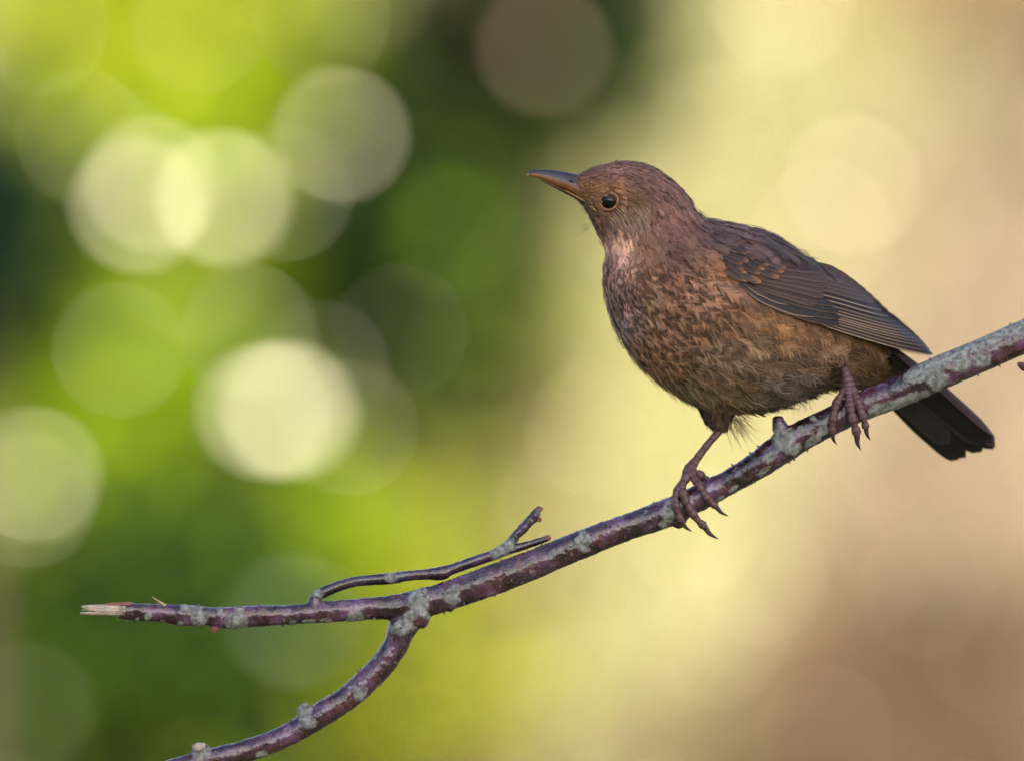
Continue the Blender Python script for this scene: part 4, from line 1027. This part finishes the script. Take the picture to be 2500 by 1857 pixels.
leg(0, [T(760, 360, 10, .008), T(650, 520, 9.5, .006), T(530, 660, 9, .004), T(425, 800, 10.5, .001), T(375, 880, 16, -.001), T(360, 950, 17, -.0025)],
    [[T(350, 930, 11, -.003), T(280, 1040, 10, -.006), T(246, 1140, 10, -.0083), T(262, 1240, 9.5, -.0085), T(300, 1330, 8, -.0075), C(395, 1422, -.006)],
     [T(350, 930, 12, -.0035), T(308, 1040, 10.5, -.007), T(335, 1150, 10.5, -.0088), T(390, 1250, 10, -.0085), T(450, 1330, 9, -.0075), T(500, 1375, 9.5, -.007), C(625, 1487, -.006)],
     [T(370, 920, 12, -.003), T(440, 1000, 10.5, -.0065), T(490, 1080, 10, -.0085), T(550, 1155, 9.5, -.0085), T(605, 1205, 7.5, -.0078), C(715, 1288, -.0065)]],
    [T(390, 900, 13, -.0005), T(470, 940, 12, .004), T(520, 985, 10, .0078), T(525, 1080, 9, .0085), C(510, 1180, .006)], None)
leg(0, [T(1690, -110, 9.5, .008), T(1712, -40, 9.5, .001), T(1730, 15, 9.5, -.0045), T(1750, 80, 12, -.0055), T(1760, 150, 18, -.005), T(1762, 215, 20, -.005)],
    [[T(1735, 190, 12, -.006), T(1670, 280, 10.5, -.0085), T(1640, 380, 10, -.0098), T(1622, 480, 9.5, -.0095), T(1622, 560, 7.5, -.0085), C(1660, 662, -.007)],
     [T(1762, 200, 13, -.007), T(1772, 300, 11.5, -.0098), T(1790, 400, 11.5, -.0108), T(1812, 480, 10.5, -.0098), T(1838, 570, 10, -.0085), C(1872, 712, -.007)],
     [T(1795, 190, 12, -.006), T(1840, 280, 11, -.009), T(1870, 370, 10.5, -.0102), T(1898, 450, 9.5, -.0095), T(1916, 515, 8, -.0085), C(1957, 624, -.007)]],
    [T(1765, 200, 12, -.001), T(1765, 230, 12, .004), T(1772, 300, 10, .0085), T(1780, 380, 9, .009), C(1790, 470, .006)], None)

# ---- feathered thighs
def thigh(axis, rad, depth, ydep, cols, length, nf):
    """a feathered cone; axis px points, rad px, depth scale"""
    ax = catmull(np.array([(x, y, r, d) for (x, y), r, d in zip(axis, rad, ydep)]), 30)
    cpt = P(ax[:, 0], ax[:, 1], ax[:, 3]); r = ax[:, 2] * S
    tg = norm(np.gradient(cpt, axis=0)); a = norm(np.cross(tg, [0, 1., 0])); b_ = np.cross(tg, a)
    th = np.linspace(0, 2 * np.pi, 28, endpoint=False)
    rd = np.cos(th)[None, :, None] * a[:, None] + depth * np.sin(th)[None, :, None] * b_[:, None]
    g = cpt[:, None] + r[:, None, None] * rd
    nn_ = norm(rd); tt = np.repeat(tg[:, None], 28, 1)
    link('thigh', mesh('thigh', g, grid_faces(30, 28, True), colors=np.tile(lin((60, 48, 40)), (30 * 28, 1))), M['skin'], bird)
    ii = rng.integers(0, 17, nf); jj = rng.integers(0, 28, nf)
    pp_, n_ = g[ii, jj], nn_[ii, jj]
    t_ = norm(norm(cpt[-1] - pp_) + .35 * tt[ii, jj] + rng.normal(size=(nf, 3)) * .07)
    n_ = norm(n_ - t_ * (n_ * t_).sum(-1, keepdims=True))
    Lf = np.minimum(length * (.7 + .5 * rng.random(nf)), np.linalg.norm(cpt[-1] - pp_, axis=-1) * .9); bs = lin(cols)[None] * GAIN * (1 + .2 * rng.normal(size=(nf, 1)))
    v_, f_, c_ = feathers(pp_, t_, n_, Lf, Lf * .13, np.radians(2 + 3 * rng.random(nf)), bs, np.full(nf, .2), np.full(nf, .3), 12, np.full(nf, .8))
    tag(link('thigh_feathers', mesh('thigh_feathers', v_, f_, colors=c_), M['plumage'], bird, False), kind='stuff')
    return g, tt, nn_
g, tt, nn_ = thigh([(1745, 955), (1752, 1000), (1757, 1028), (1759, 1048)], [56, 38, 19, 9], .75, [-.002, .003, .0062, .007], (88, 68, 54), .011, 420)
rp_ = P(1765 + 45 * rng.random(110), 1000 + 45 * rng.random(110) ** 1.4, .004 + .004 * rng.random(110))
strands('thigh_wisps', rp_, np.tile([.55, 0, -.62], (110, 1)) + rng.normal(size=(110, 3)) * .25, .007 + .008 * rng.random(110), np.tile(lin((120, 92, 74)), (110, 1)) * (.6 + .9 * rng.random((110, 1))), .00007, .15)
thigh([(2000, 848), (2028, 866), (2046, 880), (2056, 892)], [36, 29, 18, 9], .6, [.005, .001, -.002, -.0042], (122, 94, 72), .010, 240)
rp_ = P(1900 + 80 * rng.random(60), 985 - 25 * rng.random(60), -.004 + .012 * rng.random(60))
strands('vent_wisps', rp_, np.tile([.1, 0, -1.0], (60, 1)) + rng.normal(size=(60, 3)) * .35, .003 + .006 * rng.random(60), np.tile(lin((80, 66, 54)), (60, 1)), .00006, .15)
